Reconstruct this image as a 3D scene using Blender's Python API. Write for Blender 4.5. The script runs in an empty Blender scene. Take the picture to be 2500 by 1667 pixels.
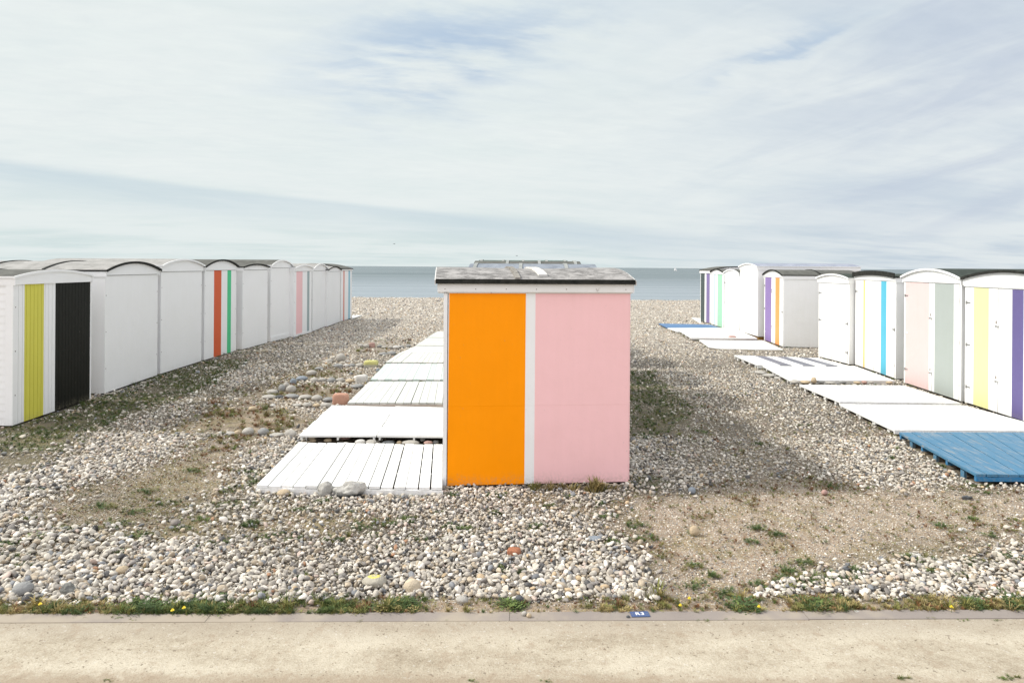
import bpy, math, random
import numpy as np
from mathutils import Vector, Matrix, noise as mnoise

# ------------------------------------------------------------------ camera
SC = bpy.context.scene
CAM_H = 2.35; FPX = 1667.0; HX, HY = 1250.0, 652.0; ROLL = 0.0062
cam = bpy.data.cameras.new("camera"); camo = bpy.data.objects.new("camera", cam)
SC.collection.objects.link(camo)
cam.sensor_width = 36.0; cam.lens = 36.0 * FPX / 2500.0
cam.shift_y = -(833.5 - HY) / 2500.0
cam.clip_start = 0.05; cam.clip_end = 60000
cr, sr = math.cos(ROLL), math.sin(ROLL)
camo.matrix_world = Matrix(((cr, -sr, 0, 0), (0, 0, -1, 0), (sr, cr, 0, CAM_H), (0, 0, 0, 1)))
SC.camera = camo

# ------------------------------------------------------------------ world
SUN_EL = math.radians(43.0)
SUN_DIR = Vector((-math.cos(SUN_EL) * math.cos(math.radians(3.0)), math.cos(SUN_EL) * math.sin(math.radians(3.0)), math.sin(SUN_EL)))
W = bpy.data.worlds.new("World"); SC.world = W; W.use_nodes = True


class NT:
    """small helper to write shader node maths"""
    def __init__(s, tree):
        s.t = tree; s.n = tree.nodes; s.l = tree.links

    def put(s, sock, v):
        if isinstance(v, bpy.types.NodeSocket): s.l.new(v, sock)
        elif v is not None: sock.default_value = v

    def m(s, op, a, b=None, c=None, clamp=False):
        n = s.n.new('ShaderNodeMath'); n.operation = op; n.use_clamp = clamp
        s.put(n.inputs[0], a)
        if b is not None: s.put(n.inputs[1], b)
        if c is not None: s.put(n.inputs[2], c)
        return n.outputs[0]

    def mix(s, f, a, b, mode='MIX'):
        n = s.n.new('ShaderNodeMix'); n.data_type = 'RGBA'; n.blend_type = mode
        s.put(n.inputs[0], f); s.put(n.inputs[6], a); s.put(n.inputs[7], b)
        return n.outputs[2]

    def ramp(s, v, lo, hi, a=0.0, b=1.0, smooth=True):
        n = s.n.new('ShaderNodeMapRange'); n.interpolation_type = 'SMOOTHSTEP' if smooth else 'LINEAR'
        s.put(n.inputs[0], v); s.put(n.inputs[1], lo); s.put(n.inputs[2], hi); s.put(n.inputs[3], a); s.put(n.inputs[4], b)
        return n.outputs[0]

    def noise(s, vec, scale, detail=3.0, rough=0.5, dist=0.0):
        n = s.n.new('ShaderNodeTexNoise'); s.put(n.inputs['Vector'], vec)
        n.inputs['Scale'].default_value = scale; n.inputs['Detail'].default_value = detail
        n.inputs['Roughness'].default_value = rough; n.inputs['Distortion'].default_value = dist
        return n.outputs[0]

    def comb(s, x, y, z):
        n = s.n.new('ShaderNodeCombineXYZ'); s.put(n.inputs[0], x); s.put(n.inputs[1], y); s.put(n.inputs[2], z)
        return n.outputs[0]

    def sep(s, v):
        n = s.n.new('ShaderNodeSeparateXYZ'); s.put(n.inputs[0], v); return n.outputs

    def colramp(s, v, stops):
        n = s.n.new('ShaderNodeValToRGB'); e = n.color_ramp.elements
        while len(e) < len(stops): e.new(0.5)
        for k, (p, c) in enumerate(stops):
            e[k].position = p; e[k].color = (*c, 1)
        s.put(n.inputs[0], v); return n.outputs[0]

    def bump(s, h, strength=0.3, dist=0.01, normal=None):
        n = s.n.new('ShaderNodeBump'); n.inputs['Strength'].default_value = strength
        n.inputs['Distance'].default_value = dist; s.put(n.inputs['Height'], h)
        if normal is not None: s.put(n.inputs['Normal'], normal)
        return n.outputs[0]


def lin(r, g, b):
    f = lambda c: (c / 255.0) / 12.92 if c / 255.0 <= 0.04045 else ((c / 255.0 + 0.055) / 1.055) ** 2.4
    return (f(r), f(g), f(b))


def build_world():
    T = NT(W.node_tree); T.n.clear()
    out = T.n.new('ShaderNodeOutputWorld'); bg = T.n.new('ShaderNodeBackground')
    T.l.new(bg.outputs[0], out.inputs[0])
    sky = T.n.new('ShaderNodeTexSky'); sky.sky_type = 'NISHITA'; sky.sun_disc = False
    sky.sun_elevation = SUN_EL; sky.sun_rotation = math.atan2(SUN_DIR.x, SUN_DIR.y)
    sky.air_density = 1.2; sky.dust_density = 2.5
    tc = T.n.new('ShaderNodeTexCoord'); d = T.sep(tc.outputs['Generated'])
    az = T.m('ARCTAN2', d[0], d[1]); el = T.m('ARCSINE', d[2])
    # plane-projected cloud coordinates (clouds lie on a high layer)
    dz = T.m('ADD', T.m('MAXIMUM', d[2], 0.0), 0.09)
    cx = T.m('DIVIDE', d[0], dz); cy = T.m('DIVIDE', d[1], dz)
    pc = T.comb(T.m('MULTIPLY', T.m('ADD', cx, T.m('MULTIPLY', cy, 0.55)), 0.55), T.m('MULTIPLY', T.m('SUBTRACT', cy, T.m('MULTIPLY', cx, 0.35)), 1.15), 0.0)
    n1 = T.noise(pc, 0.85, 5.0, 0.55, 0.3)
    n2 = T.noise(pc, 3.2, 5.0, 0.6, 0.2)
    # wispy streaks in direction space, tilted up to the right
    st = T.comb(T.m('ADD', T.m('MULTIPLY', az, 2.2), T.m('MULTIPLY', el, 1.0)), T.m('SUBTRACT', T.m('MULTIPLY', el, 11.0), T.m('MULTIPLY', az, 2.6)), 3.7)
    n3 = T.noise(st, 1.6, 6.0, 0.55, 0.6)
    st2 = T.comb(T.m('MULTIPLY', az, 1.6), T.m('ADD', T.m('MULTIPLY', el, 16.0), T.m('MULTIPLY', az, 1.6)), 9.1)
    n4 = T.noise(st2, 1.5, 5.0, 0.55, 0.5)
    warp = T.m('MULTIPLY', T.m('SUBTRACT', n2, 0.5), 0.10)
    azw = T.m('ADD', az, T.m('MULTIPLY', T.m('SUBTRACT', n3, 0.5), 0.22)); elw = T.m('ADD', el, warp)

    def blob(a0, e0, sa, se, tilt=0.0):
        x = T.m('SUBTRACT', azw, a0); y = T.m('SUBTRACT', T.m('SUBTRACT', elw, e0), T.m('MULTIPLY', x, tilt))
        q = T.m('ADD', T.m('POWER', T.m('ABSOLUTE', T.m('DIVIDE', x, sa)), 2.0), T.m('POWER', T.m('ABSOLUTE', T.m('DIVIDE', y, se)), 2.0))
        return T.m('EXPONENT', T.m('MULTIPLY', q, -1.0))
    # azimuth/elevation of the openings in the cloud layer
    b1 = T.m('MULTIPLY', blob(-0.125, 0.292, 0.15, 0.070, 0.15), T.ramp(T.m('ADD', n2, T.m('MULTIPLY', n3, 0.4)), 0.46, 0.86))
    b1b = T.m('MULTIPLY', blob(-0.02, 0.35, 0.22, 0.055, 0.1), T.ramp(n2, 0.34, 0.62))
    b2 = T.m('MULTIPLY', blob(0.345, 0.290, 0.085, 0.016, 0.30), T.ramp(n2, 0.30, 0.55))
    # long band low on the left, slightly falling to the right
    ec = T.m('SUBTRACT', 0.120, T.m('MULTIPLY', T.m('ADD', az, 0.64), 0.078))
    yb = T.m('SUBTRACT', T.m('ADD', el, T.m('MULTIPLY', T.m('SUBTRACT', n4, 0.5), 0.016)), ec)
    band = T.m('MULTIPLY', T.ramp(yb, 0.006, -0.005), T.ramp(yb, -0.055, -0.004))
    band = T.m('MULTIPLY', T.m('MULTIPLY', band, T.ramp(az, 0.36, 0.10)), T.ramp(n4, 0.25, 0.75, 0.5, 1.0))
    right = T.ramp(az, -0.05, 0.62)
    wisps = T.m('MULTIPLY', T.ramp(n3, 0.36, 0.68), T.m('ADD', 0.10, T.m('MULTIPLY', right, 0.75)))
    wisps = T.m('MULTIPLY', wisps, T.ramp(el, 0.02, 0.12, 0.35, 1.0))
    blue = T.m('ADD', T.m('ADD', T.m('MULTIPLY', b1, 0.62), T.m('MULTIPLY', b1b, 0.35)), T.m('MULTIPLY', b2, 0.6), clamp=True)
    hazy = T.m('ADD', T.m('MULTIPLY', band, 0.85), T.m('MULTIPLY', wisps, 0.75), clamp=True)
    # colours in display-linear, scaled x10 against strength 0.1
    k = 7.75
    c = lambda r, g, b: tuple(v * k for v in lin(r, g, b)) + (1,)
    white = T.mix(right, c(229, 238, 238), c(211, 222, 231))
    low = T.mix(right, c(211, 226, 226), c(200, 213, 224))
    base = T.mix(T.ramp(el, 0.0, 0.13), low, white)
    base = T.mix(T.ramp(T.m('ADD', n1, T.m('MULTIPLY', n2, 0.35)), 0.42, 0.82, 0.0, 0.65), base, c(240, 245, 244))
    grey = T.mix(right, c(203, 219, 227), c(188, 200, 219))
    base = T.mix(hazy, base, grey)
    bluec = T.mix(0.12, c(168, 194, 224), sky.outputs[0])
    base = T.mix(blue, base, bluec)
    n5 = T.noise(pc, 9.0, 6.0, 0.65, 0.3)
    fine = T.m('ADD', 1.0, T.m('MULTIPLY', T.m('ADD', T.m('SUBTRACT', n5, 0.5), T.m('MULTIPLY', T.m('SUBTRACT', n3, 0.5), 0.8)), T.ramp(el, 0.03, 0.2, 0.02, 0.15)))
    base = T.mix(1.0, base, T.comb(fine, T.m('ADD', T.m('MULTIPLY', fine, 0.85), 0.15), T.m('ADD', T.m('MULTIPLY', fine, 0.6), 0.4)), 'MULTIPLY')
    # thin cloud glows towards the sun; brightness added overhead and behind fills shaded walls
    dot = T.n.new('ShaderNodeVectorMath'); dot.operation = 'DOT_PRODUCT'
    T.l.new(tc.outputs['Generated'], dot.inputs[0]); dot.inputs[1].default_value = SUN_DIR
    glow = T.m('MULTIPLY', T.ramp(dot.outputs['Value'], 0.62, 1.0), 0.9)
    up = T.ramp(el, 0.42, 1.1, 0.0, 0.60)
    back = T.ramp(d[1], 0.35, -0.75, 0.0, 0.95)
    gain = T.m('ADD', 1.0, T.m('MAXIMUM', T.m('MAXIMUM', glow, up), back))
    gn = T.n.new('ShaderNodeVectorMath'); gn.operation = 'SCALE'
    tint = T.mix(T.ramp(d[1], 0.3, -0.5), (1, 1, 1, 1), (1.06, 0.97, 0.98, 1)); base = T.mix(1.0, base, tint, 'MULTIPLY'); T.l.new(base, gn.inputs[0]); T.l.new(gain, gn.inputs['Scale'])  # warm tint added to the fill from the unseen sky behind the camera
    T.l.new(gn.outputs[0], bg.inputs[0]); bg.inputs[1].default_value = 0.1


build_world()

# ------------------------------------------------------------------ sun
sl = bpy.data.lights.new("sun", 'SUN'); sl.energy = 3.05; sl.angle = math.radians(3.8); sl.color = (1.0, 0.955, 0.88)
so = bpy.data.objects.new("sun", sl); SC.collection.objects.link(so)
so.rotation_euler = SUN_DIR.to_track_quat('Z', 'Y').to_euler()

SC.view_settings.view_transform = 'Standard'; SC.view_settings.look = 'None'
SC.view_settings.gamma = 1; SC.view_settings.exposure = 0.34
SC.render.engine = 'CYCLES'
SC.cycles.max_bounces = 6; SC.cycles.diffuse_bounces = 3; SC.cycles.glossy_bounces = 2
SC.cycles.caustics_reflective = False; SC.cycles.caustics_refractive = False

RNG = np.random.default_rng(7); random.seed(7)


# ------------------------------------------------------------------ photo geometry
def ray(px, py):
    u = px - HX; v = HY - py
    return u * cr - v * sr, u * sr + v * cr


def P(px, py, z=0.0):
    a, b = ray(px, py); Y = (CAM_H - z) * FPX / (-b)
    return Vector((a * Y / FPX, Y, z))


def zat(px, py, Y):
    return CAM_H + ray(px, py)[1] * Y / FPX


# ------------------------------------------------------------------ mesh helpers
class MB:
    def __init__(s): s.v = []; s.f = []; s.m = []

    def poly(s, pts, mi=0):
        b = len(s.v); s.v += [tuple(p) for p in pts]; s.f.append(tuple(range(b, b + len(pts)))); s.m.append(mi)

    def box(s, x0, x1, y0, y1, z0, z1, mi=0, skip=''):
        p = [(x0, y0, z0), (x1, y0, z0), (x1, y1, z0), (x0, y1, z0), (x0, y0, z1), (x1, y0, z1), (x1, y1, z1), (x0, y1, z1)]
        b = len(s.v); s.v += p
        F = {'b': (0, 3, 2, 1), 't': (4, 5, 6, 7), 'y': (0, 1, 5, 4), 'X': (1, 2, 6, 5), 'Y': (2, 3, 7, 6), 'x': (3, 0, 4, 7)}
        for k, f in F.items():
            if k in skip: continue
            s.f.append(tuple(b + i for i in f)); s.m.append(mi)

    def hexa(s, p, mi=0):
        """p: 4 bottom then 4 top corners, counter clockwise"""
        b = len(s.v); s.v += [tuple(q) for q in p]
        for f in ((0, 3, 2, 1), (4, 5, 6, 7), (0, 1, 5, 4), (1, 2, 6, 5), (2, 3, 7, 6), (3, 0, 4, 7)):
            s.f.append(tuple(b + i for i in f)); s.m.append(mi)

    def build(s, name, mats, parent=None, smooth=False):
        me = bpy.data.meshes.new(name); me.from_pydata(s.v, [], s.f)
        if not isinstance(mats, (list, tuple)): mats = [mats]
        for m in mats: me.materials.append(m)
        me.polygons.foreach_set('material_index', s.m)
        if smooth: me.polygons.foreach_set('use_smooth', [True] * len(me.polygons))
        me.update()
        o = bpy.data.objects.new(name, me); SC.collection.objects.link(o)
        if parent: o.parent = parent
        return o


def tag(o, label=None, cat=None, group=None, kind=None):
    if label: o['label'] = label
    if cat: o['category'] = cat
    if group: o['group'] = group
    if kind: o['kind'] = kind
    return o


def empty(name, loc, rz=0.0):
    o = bpy.data.objects.new(name, None); SC.collection.objects.link(o)
    o.location = loc; o.rotation_euler = (0, 0, rz); o.empty_display_size = 0.2
    return o


# ------------------------------------------------------------------ materials
MATS = {}


def new_mat(name, rough=0.5, spec=0.5):
    m = bpy.data.materials.new(name); m.use_nodes = True
    T = NT(m.node_tree); b = m.node_tree.nodes['Principled BSDF']
    b.inputs['Roughness'].default_value = rough; b.inputs['Specular IOR Level'].default_value = spec
    return m, T, b


def paint(name, col, rough=0.5, dirt=0.5, wave=0.35, wear=0.0):
    """brushed exterior paint on wood: faint patches, drips, grime specks, uneven surface"""
    key = ('paint', name)
    if key in MATS: return MATS[key]
    m, T, b = new_mat(name, rough, 0.12 if name.startswith(('orange', 'black')) else 0.28)
    g = T.n.new('ShaderNodeNewGeometry'); pos = g.outputs['Position']
    p = T.sep(pos)
    n1 = T.noise(pos, 1.7, 4.0, 0.6)
    stretch = T.comb(T.m('MULTIPLY', p[0], 9.0), T.m('MULTIPLY', p[1], 9.0), T.m('MULTIPLY', p[2], 0.9))
    n2 = T.noise(stretch, 1.5, 4.0, 0.65)
    n3 = T.noise(pos, 38.0, 3.0, 0.6)
    v = T.m('ADD', T.m('MULTIPLY', T.m('SUBTRACT', n1, 0.5), 0.13 * dirt), T.m('MULTIPLY', T.m('SUBTRACT', n2, 0.5), 0.09 * dirt))
    c0 = T.mix(1.0, (*col, 1), T.comb(T.m('ADD', v, 1.0), T.m('ADD', v, 1.0), T.m('ADD', T.m('MULTIPLY', v, 1.3), 1.0)), 'MULTIPLY')
    spot = T.ramp(n3, 0.69, 0.76, 0.0, 0.5 * dirt)
    c1 = T.mix(spot, c0, (0.33, 0.30, 0.25, 1))
    # rain splash and green-brown grime near the ground, broken by noise (real dirt, fixed to the wood)
    low = T.m('MULTIPLY', T.ramp(T.m('ADD', p[2], T.m('MULTIPLY', n2, 0.18)), 0.26, 0.10), T.ramp(n3, 0.40, 0.62, 0.0, 0.42 * dirt))
    c1 = T.mix(low, c1, (0.30, 0.27, 0.19, 1))
    if wear > 0:
        nw = T.noise(T.comb(T.m('MULTIPLY', p[0], 22.0), T.m('MULTIPLY', p[1], 1.6), 0.0) if name == 'worn_blue_paint' else pos, 1.6 if name == 'worn_blue_paint' else 9.0, 5.0, 0.7)
        c1 = T.mix(T.ramp(nw, 0.62 - wear * 0.1, 0.70 - wear * 0.1, 0.0, 0.8 if name != 'worn_blue_paint' else 0.5), c1, (0.36, 0.33, 0.29, 1))
    T.l.new(c1, b.inputs['Base Color'])
    hw = T.m('ADD', T.m('MULTIPLY', T.noise(pos, 2.3, 3.0, 0.5), 1.0), T.m('MULTIPLY', T.noise(pos, 60.0, 2.0, 0.5), 0.05))
    T.l.new(T.bump(hw, wave, 0.03), b.inputs['Normal'])
    MATS[key] = m; return m


WHITE = paint('white_paint', (0.80, 0.80, 0.785))
WHITE_ROUGH = paint('white_render', (0.79, 0.79, 0.785), 0.7, 0.6, 0.9)
WHITE_WORN = paint('worn_white_paint', (0.76, 0.755, 0.73), 0.6, 1.0, 0.5, 0.05)
DECKW = paint('white_deck_paint', (0.76, 0.76, 0.745), 0.6, 0.6, 0.3)
DECKD = paint('dull_white_deck_paint', (0.60, 0.615, 0.585), 0.65, 0.9, 0.3)
DECKM = paint('mint_white_deck_paint', (0.50, 0.575, 0.545), 0.6, 0.5, 0.3)
COL = {
    'yellow': (0.60, 0.56, 0.075), 'black': (0.008, 0.0085, 0.006), 'red': (0.60, 0.095, 0.022), 'green': (0.055, 0.50, 0.22),
    'pink': (0.80, 0.50, 0.50), 'slate': (0.30, 0.37, 0.37), 'thinred': (0.62, 0.17, 0.12), 'skyblue': (0.24, 0.46, 0.56),
    'orange': (0.98, 0.31, 0.0), 'rose': (0.86, 0.53, 0.53),
    'lemon': (0.70, 0.68, 0.33), 'violet': (0.115, 0.095, 0.235), 'blush': (0.68, 0.50, 0.485), 'sage': (0.345, 0.38, 0.36),
    'gold': (0.78, 0.52, 0.16), 'cyan': (0.085, 0.40, 0.54), 'lilac': (0.225, 0.155, 0.36), 'apricot': (0.82, 0.30, 0.09),
    'iceblue': (0.48, 0.62, 0.66), 'mint': (0.33, 0.60, 0.42), 'charcoal': (0.055, 0.075, 0.075), 'purple': (0.185, 0.145, 0.31),
    'unusedblue': (0.045, 0.19, 0.36), 'farblue': (0.055, 0.155, 0.33), 'stripegrey': (0.145, 0.15, 0.185),
    'greywall': (0.80, 0.80, 0.775),
}
_m = {}


def C(name):
    if name == 'white': return WHITE
    if name not in _m: _m[name] = paint(name + '_paint', COL[name], 0.45 if name == 'orange' else 0.5, 0.7)
    return _m[name]


def felt(name, a, bcol, scale=7.0):
    m, T, b = new_mat(name, 0.9, 0.25)
    g = T.n.new('ShaderNodeNewGeometry'); pos = g.outputs['Position']
    n1 = T.noise(pos, scale, 5.0, 0.7, 0.4); n2 = T.noise(pos, 90.0, 2.0, 0.6)
    f = T.ramp(T.m('ADD', T.m('MULTIPLY', n1, 0.8), T.m('MULTIPLY', n2, 0.25)), 0.36, 0.68)
    T.l.new(T.mix(f, (*a, 1), (*bcol, 1)), b.inputs['Base Color'])
    T.l.new(T.bump(T.m('ADD', n2, n1), 0.5, 0.006), b.inputs['Normal'])
    return m


FELT_GREY = felt('weathered_grey_felt', (0.11, 0.105, 0.10), (0.37, 0.355, 0.34))
FELT_PALE = felt('pale_grey_felt', (0.22, 0.215, 0.20), (0.36, 0.35, 0.33), 4.0)
FELT_DARK = felt('dark_green_felt', (0.020, 0.027, 0.022), (0.05, 0.062, 0.05), 3.0)
FELT_MID = felt('mid_grey_felt', (0.07, 0.07, 0.062), (0.13, 0.13, 0.115), 4.0)
FELT_BLUE = felt('blue_grey_roofing', (0.15, 0.17, 0.20), (0.26, 0.285, 0.32), 5.0)
FELT_GREEN = felt('green_roofing', (0.055, 0.095, 0.085), (0.12, 0.16, 0.14), 5.0)
FELT_LILAC = felt('slate_blue_roofing', (0.22, 0.24, 0.29), (0.30, 0.32, 0.38), 3.0)
TAR = felt('black_tarred_edge', (0.008, 0.009, 0.007), (0.03, 0.03, 0.026), 12.0)
FLAKY = paint('flaking_white_paint', (0.62, 0.61, 0.58), 0.7, 1.0, 0.5, 1.3)
WOODG = felt('bare_grey_wood', (0.14, 0.13, 0.11), (0.30, 0.28, 0.25), 14.0)
DARKGAP = felt('dark_wood_gap_shade', (0.02, 0.018, 0.014), (0.06, 0.052, 0.042), 8.0)  # dark frame wood, also painted shade behind the sill gaps
OCHREWOOD = felt('ochre_stained_wood', (0.18, 0.09, 0.02), (0.32, 0.18, 0.05), 8.0)


def metal(name, col, rough=0.4):
    m, T, b = new_mat(name, rough); b.inputs['Metallic'].default_value = 0.7
    g = T.n.new('ShaderNodeNewGeometry')
    T.l.new(T.mix(T.noise(g.outputs['Position'], 60.0), (*col, 1), tuple(c * 0.6 for c in col) + (1,)), b.inputs['Base Color'])
    return m


STEEL = metal('galvanised_steel', (0.45, 0.45, 0.44)); RUST = metal('rusty_steel', (0.20, 0.13, 0.10), 0.7)

# ------------------------------------------------------------------ ground zones (masks in world metres)
FOOT = []   # footprints where no pebble may lie


def poly_px(pts): return np.array([tuple(P(x, y)[:2]) for x, y in pts])


def inside(poly, X, Y):
    r = np.zeros(X.shape, bool); n = len(poly); j = n - 1
    for i in range(n):
        xi, yi = poly[i]; xj, yj = poly[j]
        with np.errstate(divide='ignore', invalid='ignore'):
            c = ((yi > Y) != (yj > Y)) & (X < (xj - xi) * (Y - yi) / (yj - yi + 1e-12) + xi)
        r ^= c; j = i
    return r


_perm = RNG.random((256, 256))


def vnoise(X, Y, s):
    x = X * s; y = Y * s; xi = np.floor(x).astype(int); yi = np.floor(y).astype(int); fx = x - xi; fy = y - yi
    fx = fx * fx * (3 - 2 * fx); fy = fy * fy * (3 - 2 * fy)
    g = lambda a, b: _perm[a & 255, b & 255]
    return (g(xi, yi) * (1 - fx) + g(xi + 1, yi) * fx) * (1 - fy) + (g(xi, yi + 1) * (1 - fx) + g(xi + 1, yi + 1) * fx) * fy


def fbm(X, Y, s): return 0.5 * vnoise(X, Y, s) + 0.3 * vnoise(X + 31.7, Y + 11.3, s * 2.1) + 0.2 * vnoise(X + 7.1, Y + 53.9, s * 4.3)


SAND = [poly_px(p) for p in (
    [(1500, 1225), (1600, 1205), (1720, 1190), (1850, 1165), (2080, 1165), (2250, 1205), (2370, 1185), (2600, 1190), (2600, 1345), (2440, 1352), (2330, 1352), (2230, 1368), (2110, 1392), (2000, 1412), (1930, 1425), (1890, 1465), (1800, 1490), (1640, 1490), (1640, 1420), (1570, 1350), (1500, 1270)],
    [(600, 1050), (730, 1045), (640, 1120), (600, 1180), (560, 1215), (500, 1250), (430, 1290), (300, 1290), (200, 1250), (340, 1180), (470, 1120), (540, 1070)],
    [(500, 1020), (560, 985), (640, 978), (700, 1002), (760, 1008), (725, 1058), (560, 1055), (470, 1045)],
    [(690, 940), (880, 948), (850, 985), (640, 972)],
    [(760, 905), (790, 892), (925, 903), (880, 932), (740, 928)],
    [(880, 862), (900, 845), (1005, 850), (970, 866)],
    [(900, 838), (1040, 822), (1020, 842), (940, 846)])]
PART = [(poly_px(p), w) for p, w in (([(1560, 1196), (1600, 1130), (1700, 1080), (1850, 1050), (2020, 1080), (2140, 1165), (1850, 1172), (1700, 1196)], 0.42),
    ([(1560, 1060), (1750, 960), (1900, 980), (2030, 1080), (1850, 1090), (1700, 1100)], 0.25), ([(1300, 1200), (1560, 1195), (1500, 1270), (1560, 1345), (1480, 1330), (1400, 1250)], 0.5),
    ([(380, 1120), (600, 1020), (700, 990), (640, 1100), (520, 1190), (350, 1260), (120, 1290), (0, 1250), (200, 1200)], 0.78), ([(2200, 1120), (2400, 1200), (2340, 1215), (2100, 1170)], 0.4))]
MOSS = [(poly_px(p), w) for p, w in (
    ([(-60, 1080), (130, 1025), (250, 978), (400, 925), (560, 870), (680, 830), (640, 880), (560, 935), (430, 985), (330, 1030), (230, 1080), (120, 1150), (-60, 1190)], 0.90),
    ([(1540, 905), (1620, 905), (1720, 990), (1700, 1050), (1620, 1075), (1540, 1075)], 0.88),
    ([(1540, 1150), (1640, 1160), (1680, 1190), (1600, 1196), (1540, 1198)], 0.95),
    ([(560, 850), (700, 810), (860, 765), (880, 775), (780, 830), (640, 880), (560, 900)], 0.35),
    ([(500, 990), (640, 975), (900, 900), (760, 880), (640, 940), (520, 960)], 0.35),
    ([(200, 1190), (480, 1180), (640, 1200), (640, 1320), (430, 1330), (200, 1290), (120, 1240)], 0.45),
    ([(830, 1270), (1010, 1280), (1040, 1320), (900, 1330), (800, 1310)], 0.35),
    ([(2200, 1340), (2500, 1340), (2500, 1372), (2200, 1375)], 0.35))]


def kerb_y(X): return 4.635 + 0.02 * X


def zones(X, Y, soft=0.10, n=6):
    X = np.asarray(X, float); Y = np.asarray(Y, float)
    wx = (fbm(X + 3, Y + 9, 1.1) - 0.5) * 0.55; wy = (fbm(X + 43, Y - 9, 1.1) - 0.5) * 0.55
    s = np.zeros(X.shape); g = np.zeros(X.shape)
    for k in range(n):
        a = 2.399 * k; r = soft * Y / 6.0 * math.sqrt((k + .5) / n)
        xx = X + wx + r * math.cos(a) * 1.5; yy = Y + wy + r * math.sin(a) * 1.5
        t = np.zeros(X.shape, bool)
        for q in SAND: t |= inside(q, xx, yy)
        s += t / n
        for q, w in MOSS: g = np.maximum(g, 0) + inside(q, xx, yy) * w / n
    w = np.clip((Y - 5.5) / .5, 0, 1) * np.clip((9.0 - Y) / 1.5, 0, 1) * np.clip((1.6 - X) / 1.0, 0.0, 1)
    w = np.maximum(w, np.clip((-X - 1.2) / 1.0, 0, 1) * np.clip((12.5 - Y) / 3, 0, 1) * np.clip((Y - 5.2) / .5, 0, 1))
    w = np.maximum(w, 0.45 * np.clip((X - 1.2), 0, 1) * np.clip((Y - 7.2), 0, 1) * np.clip((12 - Y) / 2, 0, 1))
    dry = np.clip((fbm(X * .8 + 17, Y * 1.1, 1.5) - .47) * 5.5, 0, 1) * w * 0.85
    # packed earth strip beside the kerb
    d = Y - kerb_y(X); e = 0.19 + 0.12 * (fbm(X, Y * 0 + 2.0, 2.3) - 0.5) * 2
    s = np.maximum(s, np.clip((e - d) / 0.06, 0, 1) * (d > -0.2))
    for q, w_ in PART: s = np.maximum(s, w_ * inside(q, X + wx * 1.5, Y + wy * 1.5) * np.clip(fbm(X + 3, Y + 1, 1.9) * 2.2 - .25, 0.1, 1))
    return np.clip(s, 0, 1), np.clip(g, 0, 1), np.clip(dry, 0, 1)


def ground_h(X, Y):
    X = np.asarray(X, float); Y = np.asarray(Y, float)
    s = np.clip((Y - kerb_y(X) - 0.2) / 0.8, 0, 1)
    z = s * ((fbm(X, Y, 0.8) - 0.5) * 0.035 + (fbm(X + 5, Y, 2.7) - 0.5) * 0.015)
    crest = 51.0 + 3.0 * (fbm(X, X * 0, 0.11) - 0.5)
    z += np.clip((Y - 40) / 10, 0, 1) * (fbm(X, Y, 0.35) - 0.5) * 0.16
    z -= np.clip((Y - crest), 0, 12) * 0.22 + np.clip((Y - crest - 12), 0, 400) * 0.03
    return z


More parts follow.
